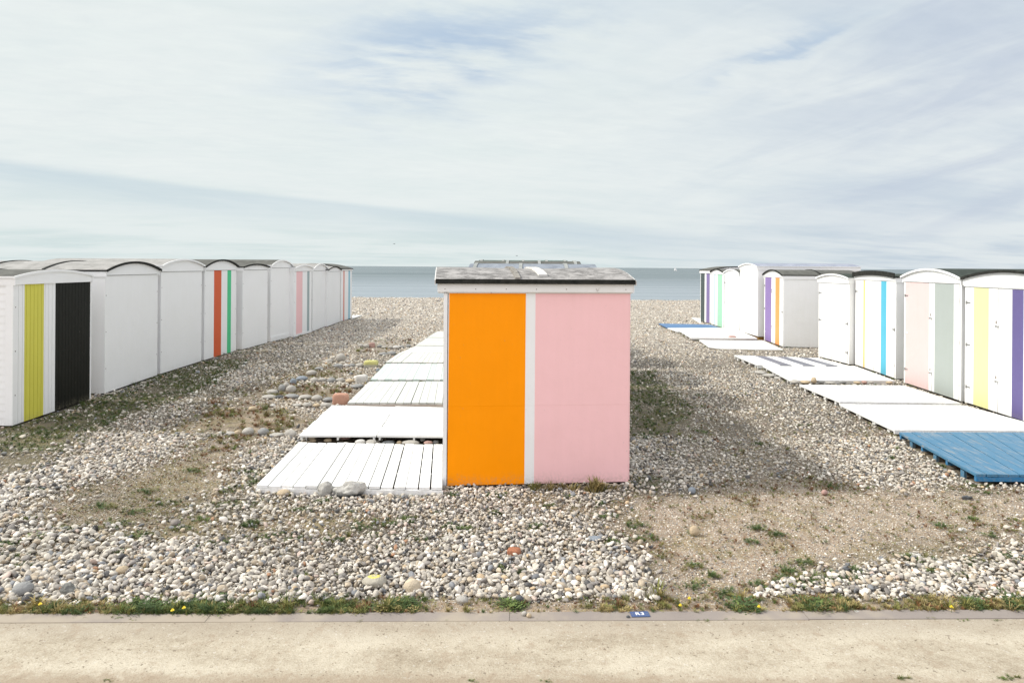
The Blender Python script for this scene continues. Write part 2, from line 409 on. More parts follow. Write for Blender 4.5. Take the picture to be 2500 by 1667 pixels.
def make_ground():
    def grow(a, b, st, f): 
        r = [a]
        while abs(r[-1]) < abs(b): r.append(r[-1] + st); st *= f
        r[-1] = b
        return r
    xs = grow(-12.0, -600, -0.3, 1.18)[::-1][:-1] + list(np.arange(-12, 12.01, 0.085)) + grow(12.0, 600, 0.3, 1.18)[1:]
    ys = grow(3.0, -80, -0.3, 1.25)[::-1][:-1] + list(np.arange(3, 16, 0.085)) + list(np.arange(16, 30, 0.25)) + list(np.arange(30, 70, 0.6)) + grow(70, 400, 2.0, 1.2)
    X, Y = np.meshgrid(xs, ys); Z = ground_h(X, Y)
    nx, ny = len(xs), len(ys); v = np.stack([X.ravel(), Y.ravel(), Z.ravel()], 1)
    i = np.arange(nx * ny).reshape(ny, nx)
    f = np.stack([i[:-1, :-1].ravel(), i[:-1, 1:].ravel(), i[1:, 1:].ravel(), i[1:, :-1].ravel()], 1)
    me = bpy.data.meshes.new('ground'); me.vertices.add(len(v)); me.vertices.foreach_set('co', v.ravel())
    me.loops.add(f.size); me.loops.foreach_set('vertex_index', f.ravel())
    me.polygons.add(len(f)); me.polygons.foreach_set('loop_start', np.arange(0, f.size, 4))
    me.polygons.foreach_set('use_smooth', np.ones(len(f), bool)); me.update(calc_edges=True)
    s, g, dr = zones(X.ravel(), Y.ravel(), 0.30, 10)
    at = me.attributes.new('zone', 'FLOAT_COLOR', 'POINT')
    col = np.stack([s, g, dr, np.ones_like(s)], 1).astype(np.float32); at.data.foreach_set('color', col.ravel())
    m, T, b = new_mat('beach_ground', 0.95, 0.2)
    a = T.n.new('ShaderNodeAttribute'); a.attribute_name = 'zone'; z = T.sep(a.outputs['Color'])
    geo = T.n.new('ShaderNodeNewGeometry'); pos = geo.outputs['Position']; pp = T.sep(pos)
    n1 = T.noise(pos, 2.2, 5.0, 0.65); n2 = T.noise(pos, 45.0, 3.0, 0.7); n3 = T.noise(pos, 11.0, 4.0, 0.65)
    earth = T.colramp(T.m('ADD', T.m('MULTIPLY', n2, 0.6), T.m('MULTIPLY', n3, 0.4)), [(0.30, (0.14, 0.095, 0.062)), (0.5, (0.31, 0.24, 0.17)), (0.68, (0.44, 0.37, 0.285))])

    def vor(scale):
        vn = T.n.new('ShaderNodeTexVoronoi'); vn.inputs['Scale'].default_value = scale; T.l.new(pos, vn.inputs['Vector'])
        return vn
    v1 = vor(75.0); cc = T.sep(v1.outputs['Color'])
    chip = T.colramp(cc[0], [(0.0, (0.14, 0.13, 0.12)), (0.35, (0.30, 0.27, 0.23)), (0.7, (0.42, 0.39, 0.35)), (1.0, (0.60, 0.57, 0.52))])
    chipm = T.m('MULTIPLY', T.ramp(v1.outputs['Distance'], 0.52, 0.36), T.ramp(cc[1], 0.45, 0.5))
    earth = T.mix(T.m('MULTIPLY', chipm, 0.85), earth, chip)
    dry = T.mix(T.ramp(n1, 0.50, 0.62, 0.0, 0.40), earth, (0.20, 0.165, 0.06, 1))
    redb = T.mix(T.ramp(T.noise(pos, 23.0, 3.0, 0.6), 0.60, 0.68, 0.0, 0.6), dry, (0.15, 0.085, 0.045, 1))
    mossc = T.mix(T.ramp(n3, 0.35, 0.7), (0.030, 0.042, 0.010, 1), (0.095, 0.085, 0.028, 1))
    c = T.mix(T.m('MULTIPLY', z[1], T.ramp(T.m('ADD', n3, T.m('MULTIPLY', n1, 0.5)), 0.45, 0.85, 0.35, 1.0)), redb, mossc)
    # gaps between piled pebbles, earth colour darkened to paint the shade between stones
    gap = T.mix(n2, (0.07, 0.06, 0.045, 1), (0.19, 0.165, 0.13, 1))
    drc = T.mix(n3, (0.16, 0.125, 0.05, 1), (0.30, 0.25, 0.15, 1))
    c = T.mix(T.m('MULTIPLY', z[2], T.ramp(n1, 0.40, 0.60, 0.3, 0.9)), c, drc)
    c = T.mix(T.m('MAXIMUM', T.m('MAXIMUM', z[0], z[2]), T.m('MULTIPLY', z[1], 0.95)), gap, c)
    # far away the shingle itself
    v2 = vor(13.0); cf = T.sep(v2.outputs['Color'])
    far = T.colramp(cf[0], [(0.0, (0.16, 0.14, 0.12)), (0.3, (0.33, 0.285, 0.235)), (0.7, (0.45, 0.40, 0.335)), (1.0, (0.60, 0.56, 0.49))])
    farm = T.m('MAXIMUM', T.ramp(pp[1], 14.0, 24.0), T.ramp(T.m('SUBTRACT', T.m('ABSOLUTE', pp[0]), T.m('MULTIPLY', pp[1], 0.84)), 1.4, 2.4))
    c = T.mix(T.m('MULTIPLY', T.m('MULTIPLY', farm, T.m('SUBTRACT', 1.0, T.m('MULTIPLY', z[0], 0.8))), T.m('SUBTRACT', 1.0, T.m('MULTIPLY', z[1], 0.6))), c, far)
    T.l.new(c, b.inputs['Base Color'])
    h = T.m('ADD', T.m('MULTIPLY', T.m('SUBTRACT', 1.0, v1.outputs['Distance']), T.m('MULTIPLY', chipm, 1.0)), T.m('MULTIPLY', n2, 0.8))
    nb = T.bump(h, 0.8, 0.008)
    T.l.new(T.bump(T.m('MULTIPLY', T.m('SUBTRACT', 1.0, v2.outputs['Distance']), farm), 0.9, 0.05, nb), b.inputs['Normal'])
    me.materials.append(m)
    o = bpy.data.objects.new('ground', me); SC.collection.objects.link(o); tag(o, kind='structure')


make_ground()


def make_path():
    # compacted sandy path running along the kerb
    m, T, b = new_mat('compacted_sand', 0.95, 0.2)
    geo = T.n.new('ShaderNodeNewGeometry'); pos = geo.outputs['Position']; p = T.sep(pos)
    n1 = T.noise(T.comb(p[0], T.m('MULTIPLY', p[1], 2.2), 0.0), 1.3, 5.0, 0.6); n2 = T.noise(pos, 85.0, 3.0, 0.75); n3 = T.noise(pos, 16.0, 4.0, 0.6)
    t = T.m('ADD', T.m('ADD', T.m('MULTIPLY', n1, 0.50), T.m('MULTIPLY', n2, 0.32)), T.m('MULTIPLY', n3, 0.18))
    c = T.colramp(t, [(0.36, (0.25, 0.205, 0.145)), (0.47, (0.385, 0.335, 0.255)), (0.58, (0.50, 0.45, 0.355))])
    # greyer, dirtier margin where the wind drops dust along the kerb
    edge = T.m('SUBTRACT', p[1], T.m('MULTIPLY', p[0], 0.02))
    c = T.mix(T.ramp(T.m('ADD', edge, T.m('MULTIPLY', n1, 0.16)), 4.30, 4.62, 0.0, 0.75), c, (0.33, 0.285, 0.225, 1))
    sp = T.noise(pos, 42.0, 2.0, 0.5)
    c = T.mix(T.ramp(sp, 0.67, 0.71, 0.0, 0.7), c, (0.13, 0.10, 0.07, 1))
    c = T.mix(T.ramp(sp, 0.33, 0.29, 0.0, 0.5), c, (0.55, 0.52, 0.46, 1))
    c = T.mix(T.ramp(T.noise(pos, 6.0, 6.0, 0.75), 0.52, 0.68, 0.0, 0.45), c, (0.28, 0.21, 0.145, 1))
    c = T.mix(T.ramp(T.m('SUBTRACT', p[1], T.m('MULTIPLY', n3, 0.35)), 3.80, 3.66, 0.0, 0.6), c, (0.25, 0.185, 0.125, 1))
    c = T.mix(T.ramp(T.noise(pos, 150.0, 2.0, 0.6), 0.56, 0.66, 0.0, 0.5), c, (0.20, 0.155, 0.11, 1))
    T.l.new(c, b.inputs['Base Color'])
    T.l.new(T.bump(T.m('ADD', T.m('MULTIPLY', n2, 1.0), T.m('MULTIPLY', n3, 1.2)), 0.7, 0.006), b.inputs['Normal'])
    mb = MB(); xs = np.linspace(-60, 60, 61)
    for a, c2 in zip(xs[:-1], xs[1:]):
        for t0, t1 in ((-4.0, -2.0), (-2.0, 0.0)):
            y = lambda x, t: (kerb_y(x) - 0.112) if t == 0 else 4.53 + t * 1.9
            mb.poly([(a, y(a, t0), 0.009), (c2, y(c2, t0), 0.009), (c2, y(c2, t1), 0.009), (a, y(a, t1), 0.009)])
    tag(mb.build('path', m), kind='structure')
    # kerb of long concrete edging blocks, almost flush
    m, T, b = new_mat('concrete_edging', 0.9, 0.2)
    geo = T.n.new('ShaderNodeNewGeometry'); pos = geo.outputs['Position']
    n1 = T.noise(pos, 3.0, 5.0, 0.65); n2 = T.noise(pos, 70.0, 3.0, 0.7)
    c = T.mix(n1, (0.21, 0.18, 0.165, 1), (0.29, 0.255, 0.225, 1)); c = T.mix(T.ramp(n2, 0.6, 0.7, 0.0, 0.6), c, (0.15, 0.13, 0.11, 1))
    c = T.mix(T.ramp(T.m('SUBTRACT', T.noise(pos, 1.6, 4.0, 0.6), T.m('MULTIPLY', T.sep(pos)[0], 0.035)), 0.44, 0.62, 0.0, 0.85), c, (0.35, 0.30, 0.235, 1))
    T.l.new(c, b.inputs['Base Color']); T.l.new(T.bump(n2, 0.4, 0.004), b.inputs['Normal'])
    mb = MB(); x = -40.0
    while x < 40:
        L = 2.0; x1 = x + L - 0.003; dz = random.uniform(-0.002, 0.003); dy = random.uniform(-0.004, 0.004)
        y0a, y0b = kerb_y(x) - 0.115 + dy, kerb_y(x1) - 0.115 + dy
        y1a, y1b = kerb_y(x) + dy, kerb_y(x1) + dy; t = 0.012 + dz
        mb.hexa([(x, y0a, -0.1), (x1, y0b, -0.1), (x1, y1b, -0.1), (x, y1a, -0.1), (x, y0a, t), (x1, y0b, t), (x1, y1b, t), (x, y1a, t)])
        x += L
    tag(mb.build('kerb', m), kind='structure')


make_path()


def make_water():
    m, T, b = new_mat('sea_water', 0.22, 0.5)
    geo = T.n.new('ShaderNodeNewGeometry'); pos = geo.outputs['Position']; p = T.sep(pos)
    q = T.comb(T.m('MULTIPLY', p[0], 0.25), p[1], 0.0)
    n1 = T.noise(q, 0.35, 4.0, 0.6); n2 = T.noise(q, 0.02, 4.0, 0.6); n3 = T.noise(T.comb(T.m('MULTIPLY', p[0], 0.12), p[1], 0.0), 0.004, 3.0, 0.6)
    ns = T.noise(T.comb(T.m('MULTIPLY', p[0], 0.06), p[1], 0.0), 0.10, 6.0, 0.65)
    c = T.mix(T.ramp(T.m('ADD', T.m('MULTIPLY', n2, 0.4), T.m('MULTIPLY', ns, 0.6)), 0.35, 0.65), (0.065, 0.092, 0.102, 1), (0.15, 0.185, 0.195, 1))
    # shallow, silty water nearer the beach is paler
    c = T.mix(T.ramp(T.m('ADD', p[1], T.m('MULTIPLY', n2, 120.0)), 420.0, 140.0), c, (0.21, 0.245, 0.27, 1))
    b.inputs['Specular IOR Level'].default_value = 0.38; T.l.new(c, b.inputs['Base Color'])
    T.l.new(T.bump(T.m('ADD', n1, T.m('MULTIPLY', n2, 1.5)), 0.6, 1.2), b.inputs['Normal'])
    T.l.new(T.m('ADD', T.ramp(n3, 0.40, 0.60, 0.34, 0.50), T.ramp(ns, 0.4, 0.6, -0.08, 0.10)), b.inputs['Roughness'])
    mb = MB(); mb.poly([(-30000, 54, -2.2), (30000, 54, -2.2), (30000, 40000, -2.2), (-30000, 40000, -2.2)])
    tag(mb.build('sea', m), kind='structure')


make_water()


# ------------------------------------------------------------------ huts
def arc_z(c, half, h, rise, flat=0.0):
    t = max(-1.0, min(1.0, c / half))
    if rise <= 0: return h
    R = (half * half + rise * rise) / (2 * rise)
    return h + math.sqrt(max(R * R - (t * half) ** 2, 0)) - (R - rise)


def barrel(mb, axis, a0, a1, half, h, rise, th, mi=0, n=20, edge_mi=None, sag=None):
    """curved sheet: cross-section runs along the other axis from -half..half, swept a0..a1"""
    if edge_mi is None: edge_mi = mi
    segs = [a0 + (a1 - a0) * i / 6 for i in range(7)] if sag else [a0, a1]
    cs = [-half + 2 * half * i / n for i in range(n + 1)]

    def pt(a, c, up):
        z = arc_z(c, half, h, rise) + (th if up else 0)
        if sag: z += sag(a) * (1 - (c / half) ** 2)
        return (a, c, z) if axis == 'x' else (c, a, z)
    fl = axis == 'y'

    def q(p, mi_):
        mb.poly(p[::-1] if fl else p, mi_)
    for s0, s1 in zip(segs[:-1], segs[1:]):
        for c0, c1 in zip(cs[:-1], cs[1:]):
            q([pt(s0, c0, 1), pt(s1, c0, 1), pt(s1, c1, 1), pt(s0, c1, 1)], mi)
            q([pt(s0, c1, 0), pt(s1, c1, 0), pt(s1, c0, 0), pt(s0, c0, 0)], edge_mi)
        for c, fwd in ((cs[0], 1), (cs[-1], 0)):
            p = [pt(s0, c, 0), pt(s1, c, 0), pt(s1, c, 1), pt(s0, c, 1)]
            q(p if fwd else p[::-1], edge_mi)
    for a, fwd in ((a1, 1), (a0, 0)):
        for c0, c1 in zip(cs[:-1], cs[1:]):
            p = [pt(a, c0, 0), pt(a, c1, 0), pt(a, c1, 1), pt(a, c0, 1)]
            q(p if fwd else p[::-1], edge_mi)


def arch_panel(mb, axis, a0, a1, half, zb, h, rise, mi=0, n=20):
    """solid gable board between zb and the arc, thickness a0..a1"""
    cs = [-half + 2 * half * i / n for i in range(n + 1)]
    pt = (lambda a, c, z: (a, c, z)) if axis == 'x' else (lambda a, c, z: (c, a, z))
    fl = axis == 'y'
    q = lambda p: mb.poly(p[::-1] if fl else p, mi)
    for c0, c1 in zip(cs[:-1], cs[1:]):
        z0, z1 = arc_z(c0, half, h, rise), arc_z(c1, half, h, rise)
        q([pt(a1, c0, zb), pt(a1, c1, zb), pt(a1, c1, z1), pt(a1, c0, z0)])
        q([pt(a0, c0, z0), pt(a0, c1, z1), pt(a0, c1, zb), pt(a0, c0, zb)])
        q([pt(a0, c0, zb), pt(a0, c1, zb), pt(a1, c1, zb), pt(a1, c0, zb)])
        q([pt(a1, c0, z0), pt(a1, c1, z1), pt(a0, c1, z1), pt(a0, c0, z0)])
    for c, fwd in ((-half, 1), (half, 0)):
        z = arc_z(c, half, h, rise)
        p = [pt(a0, c, zb), pt(a1, c, zb), pt(a1, c, z), pt(a0, c, z)]
        q(p if fwd else p[::-1])


def striped(mb, mats, x, y0, y1, z0, z1, segs, planks=0.0, seam=None, axis='x', sgn=1):
    """front sheet built from paint bands; segs [(ya,yb,colour)] inside y0..y1, rest white"""
    cuts = sorted(set([y0, y1] + [min(max(v, y0), y1) for s in segs for v in s[:2]]))
    zs = [z0, z1]
    for a, b2 in zip(cuts[:-1], cuts[1:]):
        if b2 - a < 1e-4: continue
        mid = (a + b2) / 2; col = 'white'
        for s in segs:
            if min(s[0], s[1]) <= mid <= max(s[0], s[1]): col = s[2]
        mat = C(col)
        if mat not in mats: mats.append(mat)
        mi = mats.index(mat)
        if planks:
            k0 = math.floor(a / planks); k = k0
            while k * planks < b2:
                pa = max(a, k * planks); pb = min(b2, (k + 1) * planks); k += 1
                ga = 0.003 if abs(pa / planks - round(pa / planks)) < 1e-6 else 0
                gb = 0.003 if abs(pb / planks - round(pb / planks)) < 1e-6 else 0
                if pb - pa > 0.008: mb.box(x - 0.014, x, pa + ga, pb - gb, z0, z1, mi)
        else:
            if axis == 'x': mb.poly([(x, a, z0), (x, b2, z0), (x, b2, z1), (x, a, z1)], mi)
            else: mb.poly([(b2, x, z0), (a, x, z0), (a, x, z1), (b2, x, z1)], mi)


def hut(label, f0, f1, facing, depth, eave_px, peak_px, sill_px, stripes=(), doors=False, split=None, axis='x', roof=FELT_GREY,
        edge=TAR, z0=0.0, zface=0.03, wallmat=WHITE, planks=0.0, battens=(), sidecol=None, group=None, kick=None, over=0.05, side_planks=False,
        rise_min=0.04, verge='dark', side_fascia=True, hinges=True, vth=0.042, locks=(), eave_over=0.04, joints=0, lift=0.0, cat='beach hut'):
    F0 = P(*f0, z0); F1 = P(*f1, z0)
    if facing == 'E': yv = (F1 - F0)
    else: yv = (F0 - F1)
    yv = Vector((yv.x, yv.y)); Wd = yv.length; yv /= Wd
    xv = Vector((yv.y, -yv.x)); mid = (F0 + F1) / 2; rz = math.atan2(xv.y, xv.x)
    root = empty('beach_hut', (mid.x, mid.y, 0), rz); tag(root, label, cat, group)
    hw = Wd / 2
    # heights from the photograph at the near corner / middle
    ymid = mid.y
    h = zat(eave_px[0], eave_px[1], F0.y if eave_px[2] == 0 else F1.y)
    rise = max(zat(peak_px[0], peak_px[1], ymid) - h, rise_min)
    sill = zat(sill_px[0], sill_px[1], F0.y if sill_px[2] == 0 else F1.y)

    def ly(px):   # pixel column -> local y on the face
        a, _ = ray(px, 780); d = Vector((a / FPX, 1.0)); o = Vector((mid.x, mid.y))
        det = d.x * (-yv.y) + yv.x * d.y
        s = (d.x * o.y - d.y * o.x) / (-(d.x * yv.y - d.y * yv.x)) if abs(d.x * yv.y - d.y * yv.x) > 1e-9 else 0
        return s
    segs = []
    for a, b2, c in stripes:
        ya, yb = sorted((ly(a), ly(b2))); segs.append((ya, yb, c))
    zf = z0 + zface
    e = 0.02
    # walls: three plain sides plus the visible face
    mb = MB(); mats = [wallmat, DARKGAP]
    sidem = C(sidecol) if sidecol else wallmat
    mats.append(sidem)
    xf = 0.0 if not doors else -0.03
    top = h if axis == 'x' else h
    mb.poly([(-depth, -hw, zf), (xf, -hw, zf), (xf, -hw, top), (-depth, -hw, top)], 2)
    mb.poly([(xf, hw, zf), (-depth, hw, zf), (-depth, hw, top), (xf, hw, top)], 2)
    mb.poly([(-depth, hw, zf), (-depth, -hw, zf), (-depth, -hw, top), (-depth, hw, top)], 0)
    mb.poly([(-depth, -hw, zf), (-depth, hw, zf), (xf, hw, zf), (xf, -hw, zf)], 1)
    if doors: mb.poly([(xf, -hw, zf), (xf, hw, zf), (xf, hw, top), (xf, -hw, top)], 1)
    elif planks:
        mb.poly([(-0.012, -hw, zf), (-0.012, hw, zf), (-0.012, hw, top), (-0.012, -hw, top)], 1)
        striped(mb, mats, 0.0, -hw, hw, zf, sill + 0.02, segs, planks)
    else:
        striped(mb, mats, 0.0, -hw, hw, zf, sill - 0.009, segs)
        mb.poly([(-0.02, -hw, sill - 0.02), (-0.02, hw, sill - 0.02), (-0.02, hw, top), (-0.02, -hw, top)], 1)  # dark backing sheet paints a shadow line under the gable board
    if side_planks:
        k = zf
        while k < h - 0.1:
            k2 = min(k + 0.105, h - 0.02)
            for sy in (-1, 1):
                mb.hexa([(-depth, sy * hw, k), (-0.10, sy * hw, k), (-0.10, sy * (hw + 0.012), k), (-depth, sy * (hw + 0.012), k),
                         (-depth, sy * hw, k2), (-0.10, sy * hw, k2), (-0.10, sy * (hw + 0.002), k2), (-depth, sy * (hw + 0.002), k2)] if sy > 0 else
                        [(-depth, sy * (hw + 0.012), k), (-0.10, sy * (hw + 0.012), k), (-0.10, sy * hw, k), (-depth, sy * hw, k),
                         (-depth, sy * (hw + 0.002), k2), (-0.10, sy * (hw + 0.002), k2), (-0.10, sy * hw, k2), (-depth, sy * hw, k2)], 2)
            k = k2
        for sy in (-1, 1):
            mb.box(-0.10, 0.004, min(sy * (hw - 0.01), sy * (hw + 0.022)), max(sy * (hw - 0.01), sy * (hw + 0.022)), zf, h - 0.01, 0)
    mb.build('wall', mats, root)
    # dark floor frame showing under the walls
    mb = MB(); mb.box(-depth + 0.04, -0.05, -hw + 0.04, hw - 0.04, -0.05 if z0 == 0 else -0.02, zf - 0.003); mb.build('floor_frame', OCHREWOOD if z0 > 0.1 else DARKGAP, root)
    gm = WHITE
    if axis == 'x':
        mb = MB(); arch_panel(mb, 'x', -0.02, 0.022, hw + 0.01, sill, h, rise); mb.build('gable_board', gm, root)
        mb = MB(); arch_panel(mb, 'x', -depth - 0.022, -depth + 0.02, hw + 0.01, sill, h, rise); mb.build('gable_board', gm, root)
        mb = MB(); barrel(mb, 'x', -depth - over, over, hw + eave_over, h - 0.005, rise + 0.012, 0.028, 0, edge_mi=1)
        rf = mb.build('roof', [roof, edge if verge != 'white' else WHITE], root)
        if verge:
            mb = MB(); vm = TAR if verge == 'dark' else WHITE
            barrel(mb, 'x', over - 0.001, over + 0.018, hw + eave_over + 0.004, h - 0.014, rise + 0.013, vth if verge == 'dark' else 0.036)
            mb.build('verge_trim', vm, rf)
        for t in range(joints):
            xx = -depth * (t + 1) / (joints + 1); mb = MB()
            barrel(mb, 'x', xx - 0.025, xx + 0.025, hw + eave_over + 0.002, h + 0.018, rise + 0.014, 0.018); mb.build('felt_joint', TAR, rf)
        if side_fascia:
            for sy in (-1, 1):
                mb = MB(); y = sy * (hw + 0.012); mb.box(-depth - over + 0.01, 0.03, min(y - 0.012, y + 0.012), max(y - 0.012, y + 0.012), h - 0.105, h - 0.007)
                mb.build('fascia', WHITE, root)
    else:
        for sx in (0, 1):
            y = hw + 0.0 if sx else -hw
            mb = MB(); arch_panel(mb, 'y', y - 0.02, y + 0.02, depth / 2 + 0.01, sill, h, rise)
            for i, v in enumerate(mb.v): mb.v[i] = (v[0] - depth / 2, v[1], v[2])
            mb.build('gable_board', gm, root)
        mb = MB(); barrel(mb, 'y', -hw - over, hw + over, depth / 2 + 0.05, h, rise + 0.01, 0.03, 0, edge_mi=1)
        for i, v in enumerate(mb.v): mb.v[i] = (v[0] - depth / 2, v[1], v[2])
        rf = mb.build('roof', [roof, edge], root)
        mb = MB(); mb.box(0.003, 0.032, -hw - 0.03, hw + 0.03, sill, h + 0.005); mb.build('fascia', WHITE, root)
    if kick:
        mb = MB(); mb.box(0.0, 0.018, -hw, hw, zf - 0.005, zf + kick); mb.build('kickboard', WHITE, root)
    if doors:
        # frame posts and two (or one) door leaves standing proud of the frame
        fp = 0.055
        mb = MB()
        mb.box(-0.03, 0.0, -hw, -hw + fp, zf, sill + 0.01); mb.box(-0.03, 0.0, hw - fp, hw, zf, sill + 0.01)
        mb.box(-0.03, 0.0, -hw + fp, hw - fp, sill - 0.015, sill + 0.01)
        mb.build('door_frame', WHITE, root)
        yb = [-hw + fp + 0.006]
        if split is not None: yb.append(ly(split))
        yb.append(hw - fp - 0.006)
        for i in range(len(yb) - 1):
            a = yb[i] + (0.006 if i else 0); b2 = yb[i + 1] - (0.006 if i < len(yb) - 2 else 0)
            mb = MB(); mats = [WHITE]
            mb.box(-0.028, 0.006, a, b2, zf + 0.008, sill - 0.02, 0, skip='X')
            striped(mb, mats, 0.006, a, b2, zf + 0.008, sill - 0.02, segs)
            d = mb.build('door', mats, root)
            if hinges:
                yo = a if i == 0 else b2; sg = 1 if i == 0 else -1
                for zz in (0.14, 0.5, 0.86):
                    z = zf + (sill - zf) * zz; mb = MB()
                    y1, y2 = sorted((yo - sg * 0.02, yo + sg * 0.10)); mb.box(0.0065, 0.012, y1, y2, z - 0.012, z + 0.012)
                    y1, y2 = sorted((yo - sg * 0.012, yo + sg * 0.006)); mb.box(0.0065, 0.020, y1, y2, z - 0.03, z + 0.03)
                    mb.build('hinge', STEEL if random.random() < .4 else WHITE, d)
            if locks and i == 0:
                for zz in locks:
                    z = zf + (sill - zf) * zz; mb = MB(); yy = b2 if len(yb) > 2 else (a + 0.05)
                    mb.box(0.0065, 0.030, yy - 0.03, yy + 0.028, z - 0.055, z + 0.055, 0)
                    mb.box(0.030, 0.036, yy - 0.012, yy + 0.006, z - 0.02, z + 0.03, 1)
                    mb.box(0.030, 0.050, yy - 0.015, yy + 0.015, z - 0.075, z - 0.045, 2)
                    mb.build('lock', [WHITE, RUST, STEEL], d)
    # screws on the face
    if not doors:
        for zz in (0.2, 0.5, 0.8):
            for sy in (-1, 1):
                y = sy * (hw - 0.035); z = zf + (h - zf) * zz; mb = MB()
                mb.box(0.0005, 0.006, y - 0.006, y + 0.006, z - 0.006, z + 0.006)
                mb.build('bolt', RUST, root)
    FOOT.append(np.array([tuple((Vector((mid.x, mid.y)) + xv * a + yv * b2)) for a, b2 in ((0.02, -hw), (0.02, hw), (-depth, hw), (-depth, -hw))]))
    return root, (mid, xv, yv, hw, h, rise, sill, rf)


def z1(px0, py0, x, y, k): return (px0 + x * k, py0 + y * k)


GL = 'white huts backing onto the left side'
# left row, seen from behind
hut('low plank hut with a yellow stripe and a wide black panel at the left edge', (32, 1043), (219.5, 978), 'E', 2.1, (32, 678.5, 0), (131, 663.5, 0), (32, 695, 0),
    [(59.6, 107, 'yellow'), (135, 232, 'black')], roof=FELT_MID, planks=0.088, side_planks=True, joints=1, over=0.02, verge='white', group=GL)
r, inf = hut('plain white hut back behind the yellow and black one, grey roof with black seams', (255, 964), (384, 918.5), 'E', 4.2, (258, 662, 0), (325, 643, 0), (258, 672, 0),
    roof=FELT_PALE, joints=3, verge='dark', group=GL)
hut('rough rendered white hut back with a cracked surface, left of the red striped hut', (391.5, 916), (491.5, 884), 'E', 2.6, (391, 649.5, 0), (447, 636, 0), (391.5, 663, 0),
    roof=FELT_PALE, wallmat=WHITE_ROUGH, verge='white', group=GL)
hut('white hut back painted with a wide red stripe and a green stripe', (498.2, 882), (576, 858.5), 'E', 2.6, (498, 652, 0), (540, 637, 0), (498, 660, 0),
    [(522, 540, 'red'), (554.5, 563.8, 'green')], roof=FELT_MID, group=GL)
hut('low white hut back with a dark blue-black roof edge, right of the red striped hut', (591.3, 855.5), (652.5, 838.8), 'E', 2.6, (591, 653, 0), (627, 647.2, 0), (592, 659, 0),
    roof=FELT_MID, group=GL)
hut('tall white hut back with rounded top and a board along its foot', (659.7, 836.3), (710, 823.7), 'E', 2.6, (660, 649, 0), (687, 637, 0), (660, 654, 0),
    roof=FELT_MID, verge='white', kick=0.14, group=GL)
hut('white hut back with a pink stripe and a slate grey stripe', (717.5, 824.8), (760, 812.7), 'E', 2.6, (719, 655, 0), (742, 649.3, 0), (719, 662.5, 0),
    [(723, 738, 'pink'), (749.5, 755, 'slate')], roof=FELT_PALE, verge='white', kick=0.07, group=GL)
hut('plain white hut back directly right of the pink and slate striped hut', (762.5, 811), (796, 797.8), 'E', 2.5, (763, 656.5, 0), (782.6, 646, 0), (763, 661, 0),
    roof=FELT_PALE, verge='white', group=GL)
hut('plain white hut back with black arched roof edge, second from the far end', (798.5, 799), (829.8, 786.8), 'E', 2.5, (799, 660, 0), (817, 652.5, 0), (799, 663, 0),
    roof=FELT_PALE, group=GL)
hut('farthest hut of the left row with thin red and pale blue stripes', (832, 785.9), (858.2, 778.3), 'E', 2.4, (858, 657, 1), (838, 646, 0), (832, 661.0, 0),
    [(837.7, 840.5, 'thinred'), (850, 854.3, 'skyblue')], axis='y', roof=FELT_MID, group=GL, rise_min=0.2)

GR = 'huts with painted doors on the right side'
hut('white doored hut with lemon yellow and violet stripes at the right edge', (2588, 1062), (2355, 985.5), 'W', 2.1, (2344, 681, 1), (2438, 665.5, 0), (2352, 698.5, 1),
    [(2378, 2415, 'lemon'), (2472, 2500, 'violet')], doors=True, split=2438, roof=FELT_DARK, locks=(0.72, 0.28), group=GR, joints=0)
hut('hut with a blush pink door and a sage grey door under a white arch', (2346, 983.5), (2206.5, 937), 'W', 2.1, (2344, 681, 0), (2264, 660, 0), (2341, 692, 0),
    [(2208.5, 2269, 'blush'), (2282.5, 2329.5, 'sage')], doors=True, split=2276, roof=FELT_DARK, verge='white', locks=(0.70, 0.2), group=GR)
hut('low roofed hut with a thin gold stripe and a bright blue stripe', (2186.7, 928), (2087.5, 893), 'W', 2.1, (2190, 678, 0), (2140, 673.5, 0), (2190, 686, 0),
    [(2108.3, 2112.1, 'gold'), (2151.3, 2164.7, 'cyan')], doors=True, split=2134, roof=FELT_DARK, vth=0.11, group=GR)
hut('plain white double-doored hut with arched top, left of the gold and blue striped hut', (2072.8, 892.3), (1998, 873), 'W', 2.1, (2072, 681, 0), (2030.7, 671.5, 0), (2072, 692.5, 0),
    (), doors=True, split=2030.7, roof=FELT_DARK, verge='white', group=GR)
hut('hut with lilac and apricot striped doors and a bare grey side wall', (1911.6, 849), (1865.5, 831.8), 'W', 2.15, (1911, 673.0, 0), (1882, 661, 0), (1911, 677.5, 0),
    [(1868, 1883.5, 'lilac'), (1893, 1903.5, 'apricot')], doors=True, split=1886.5, roof=FELT_MID, sidecol='greywall', locks=(0.8, 0.25), group=GR, joints=1)
hut('tallest white hut raised on a platform, slate blue roof', (1849.6, 821.5), (1806.5, 808.5), 'W', 3.3, (1847, 651.5, 0), (1822, 645, 0), (1848, 657, 0),
    (), doors=True, roof=FELT_LILAC, z0=0.11, verge='white', locks=(), group=GR, zface=0.0)
hut('small plain white arched hut between the mint striped hut and the tallest hut', (1805, 813.5), (1768.5, 804.5), 'W', 2.1, (1803, 668, 0), (1786, 659.5, 0), (1803, 672.5, 0),
    (), doors=True, roof=FELT_MID, verge='white', group=GR)
hut('arched hut with pale ice blue and mint green stripes', (1766.7, 803.5), (1736, 792), 'W', 2.1, (1766, 666, 0), (1750, 658.5, 0), (1766, 670, 0),
    [(1742.8, 1746.8, 'iceblue'), (1751.8, 1763.5, 'mint')], doors=True, roof=FELT_MID, group=GR)
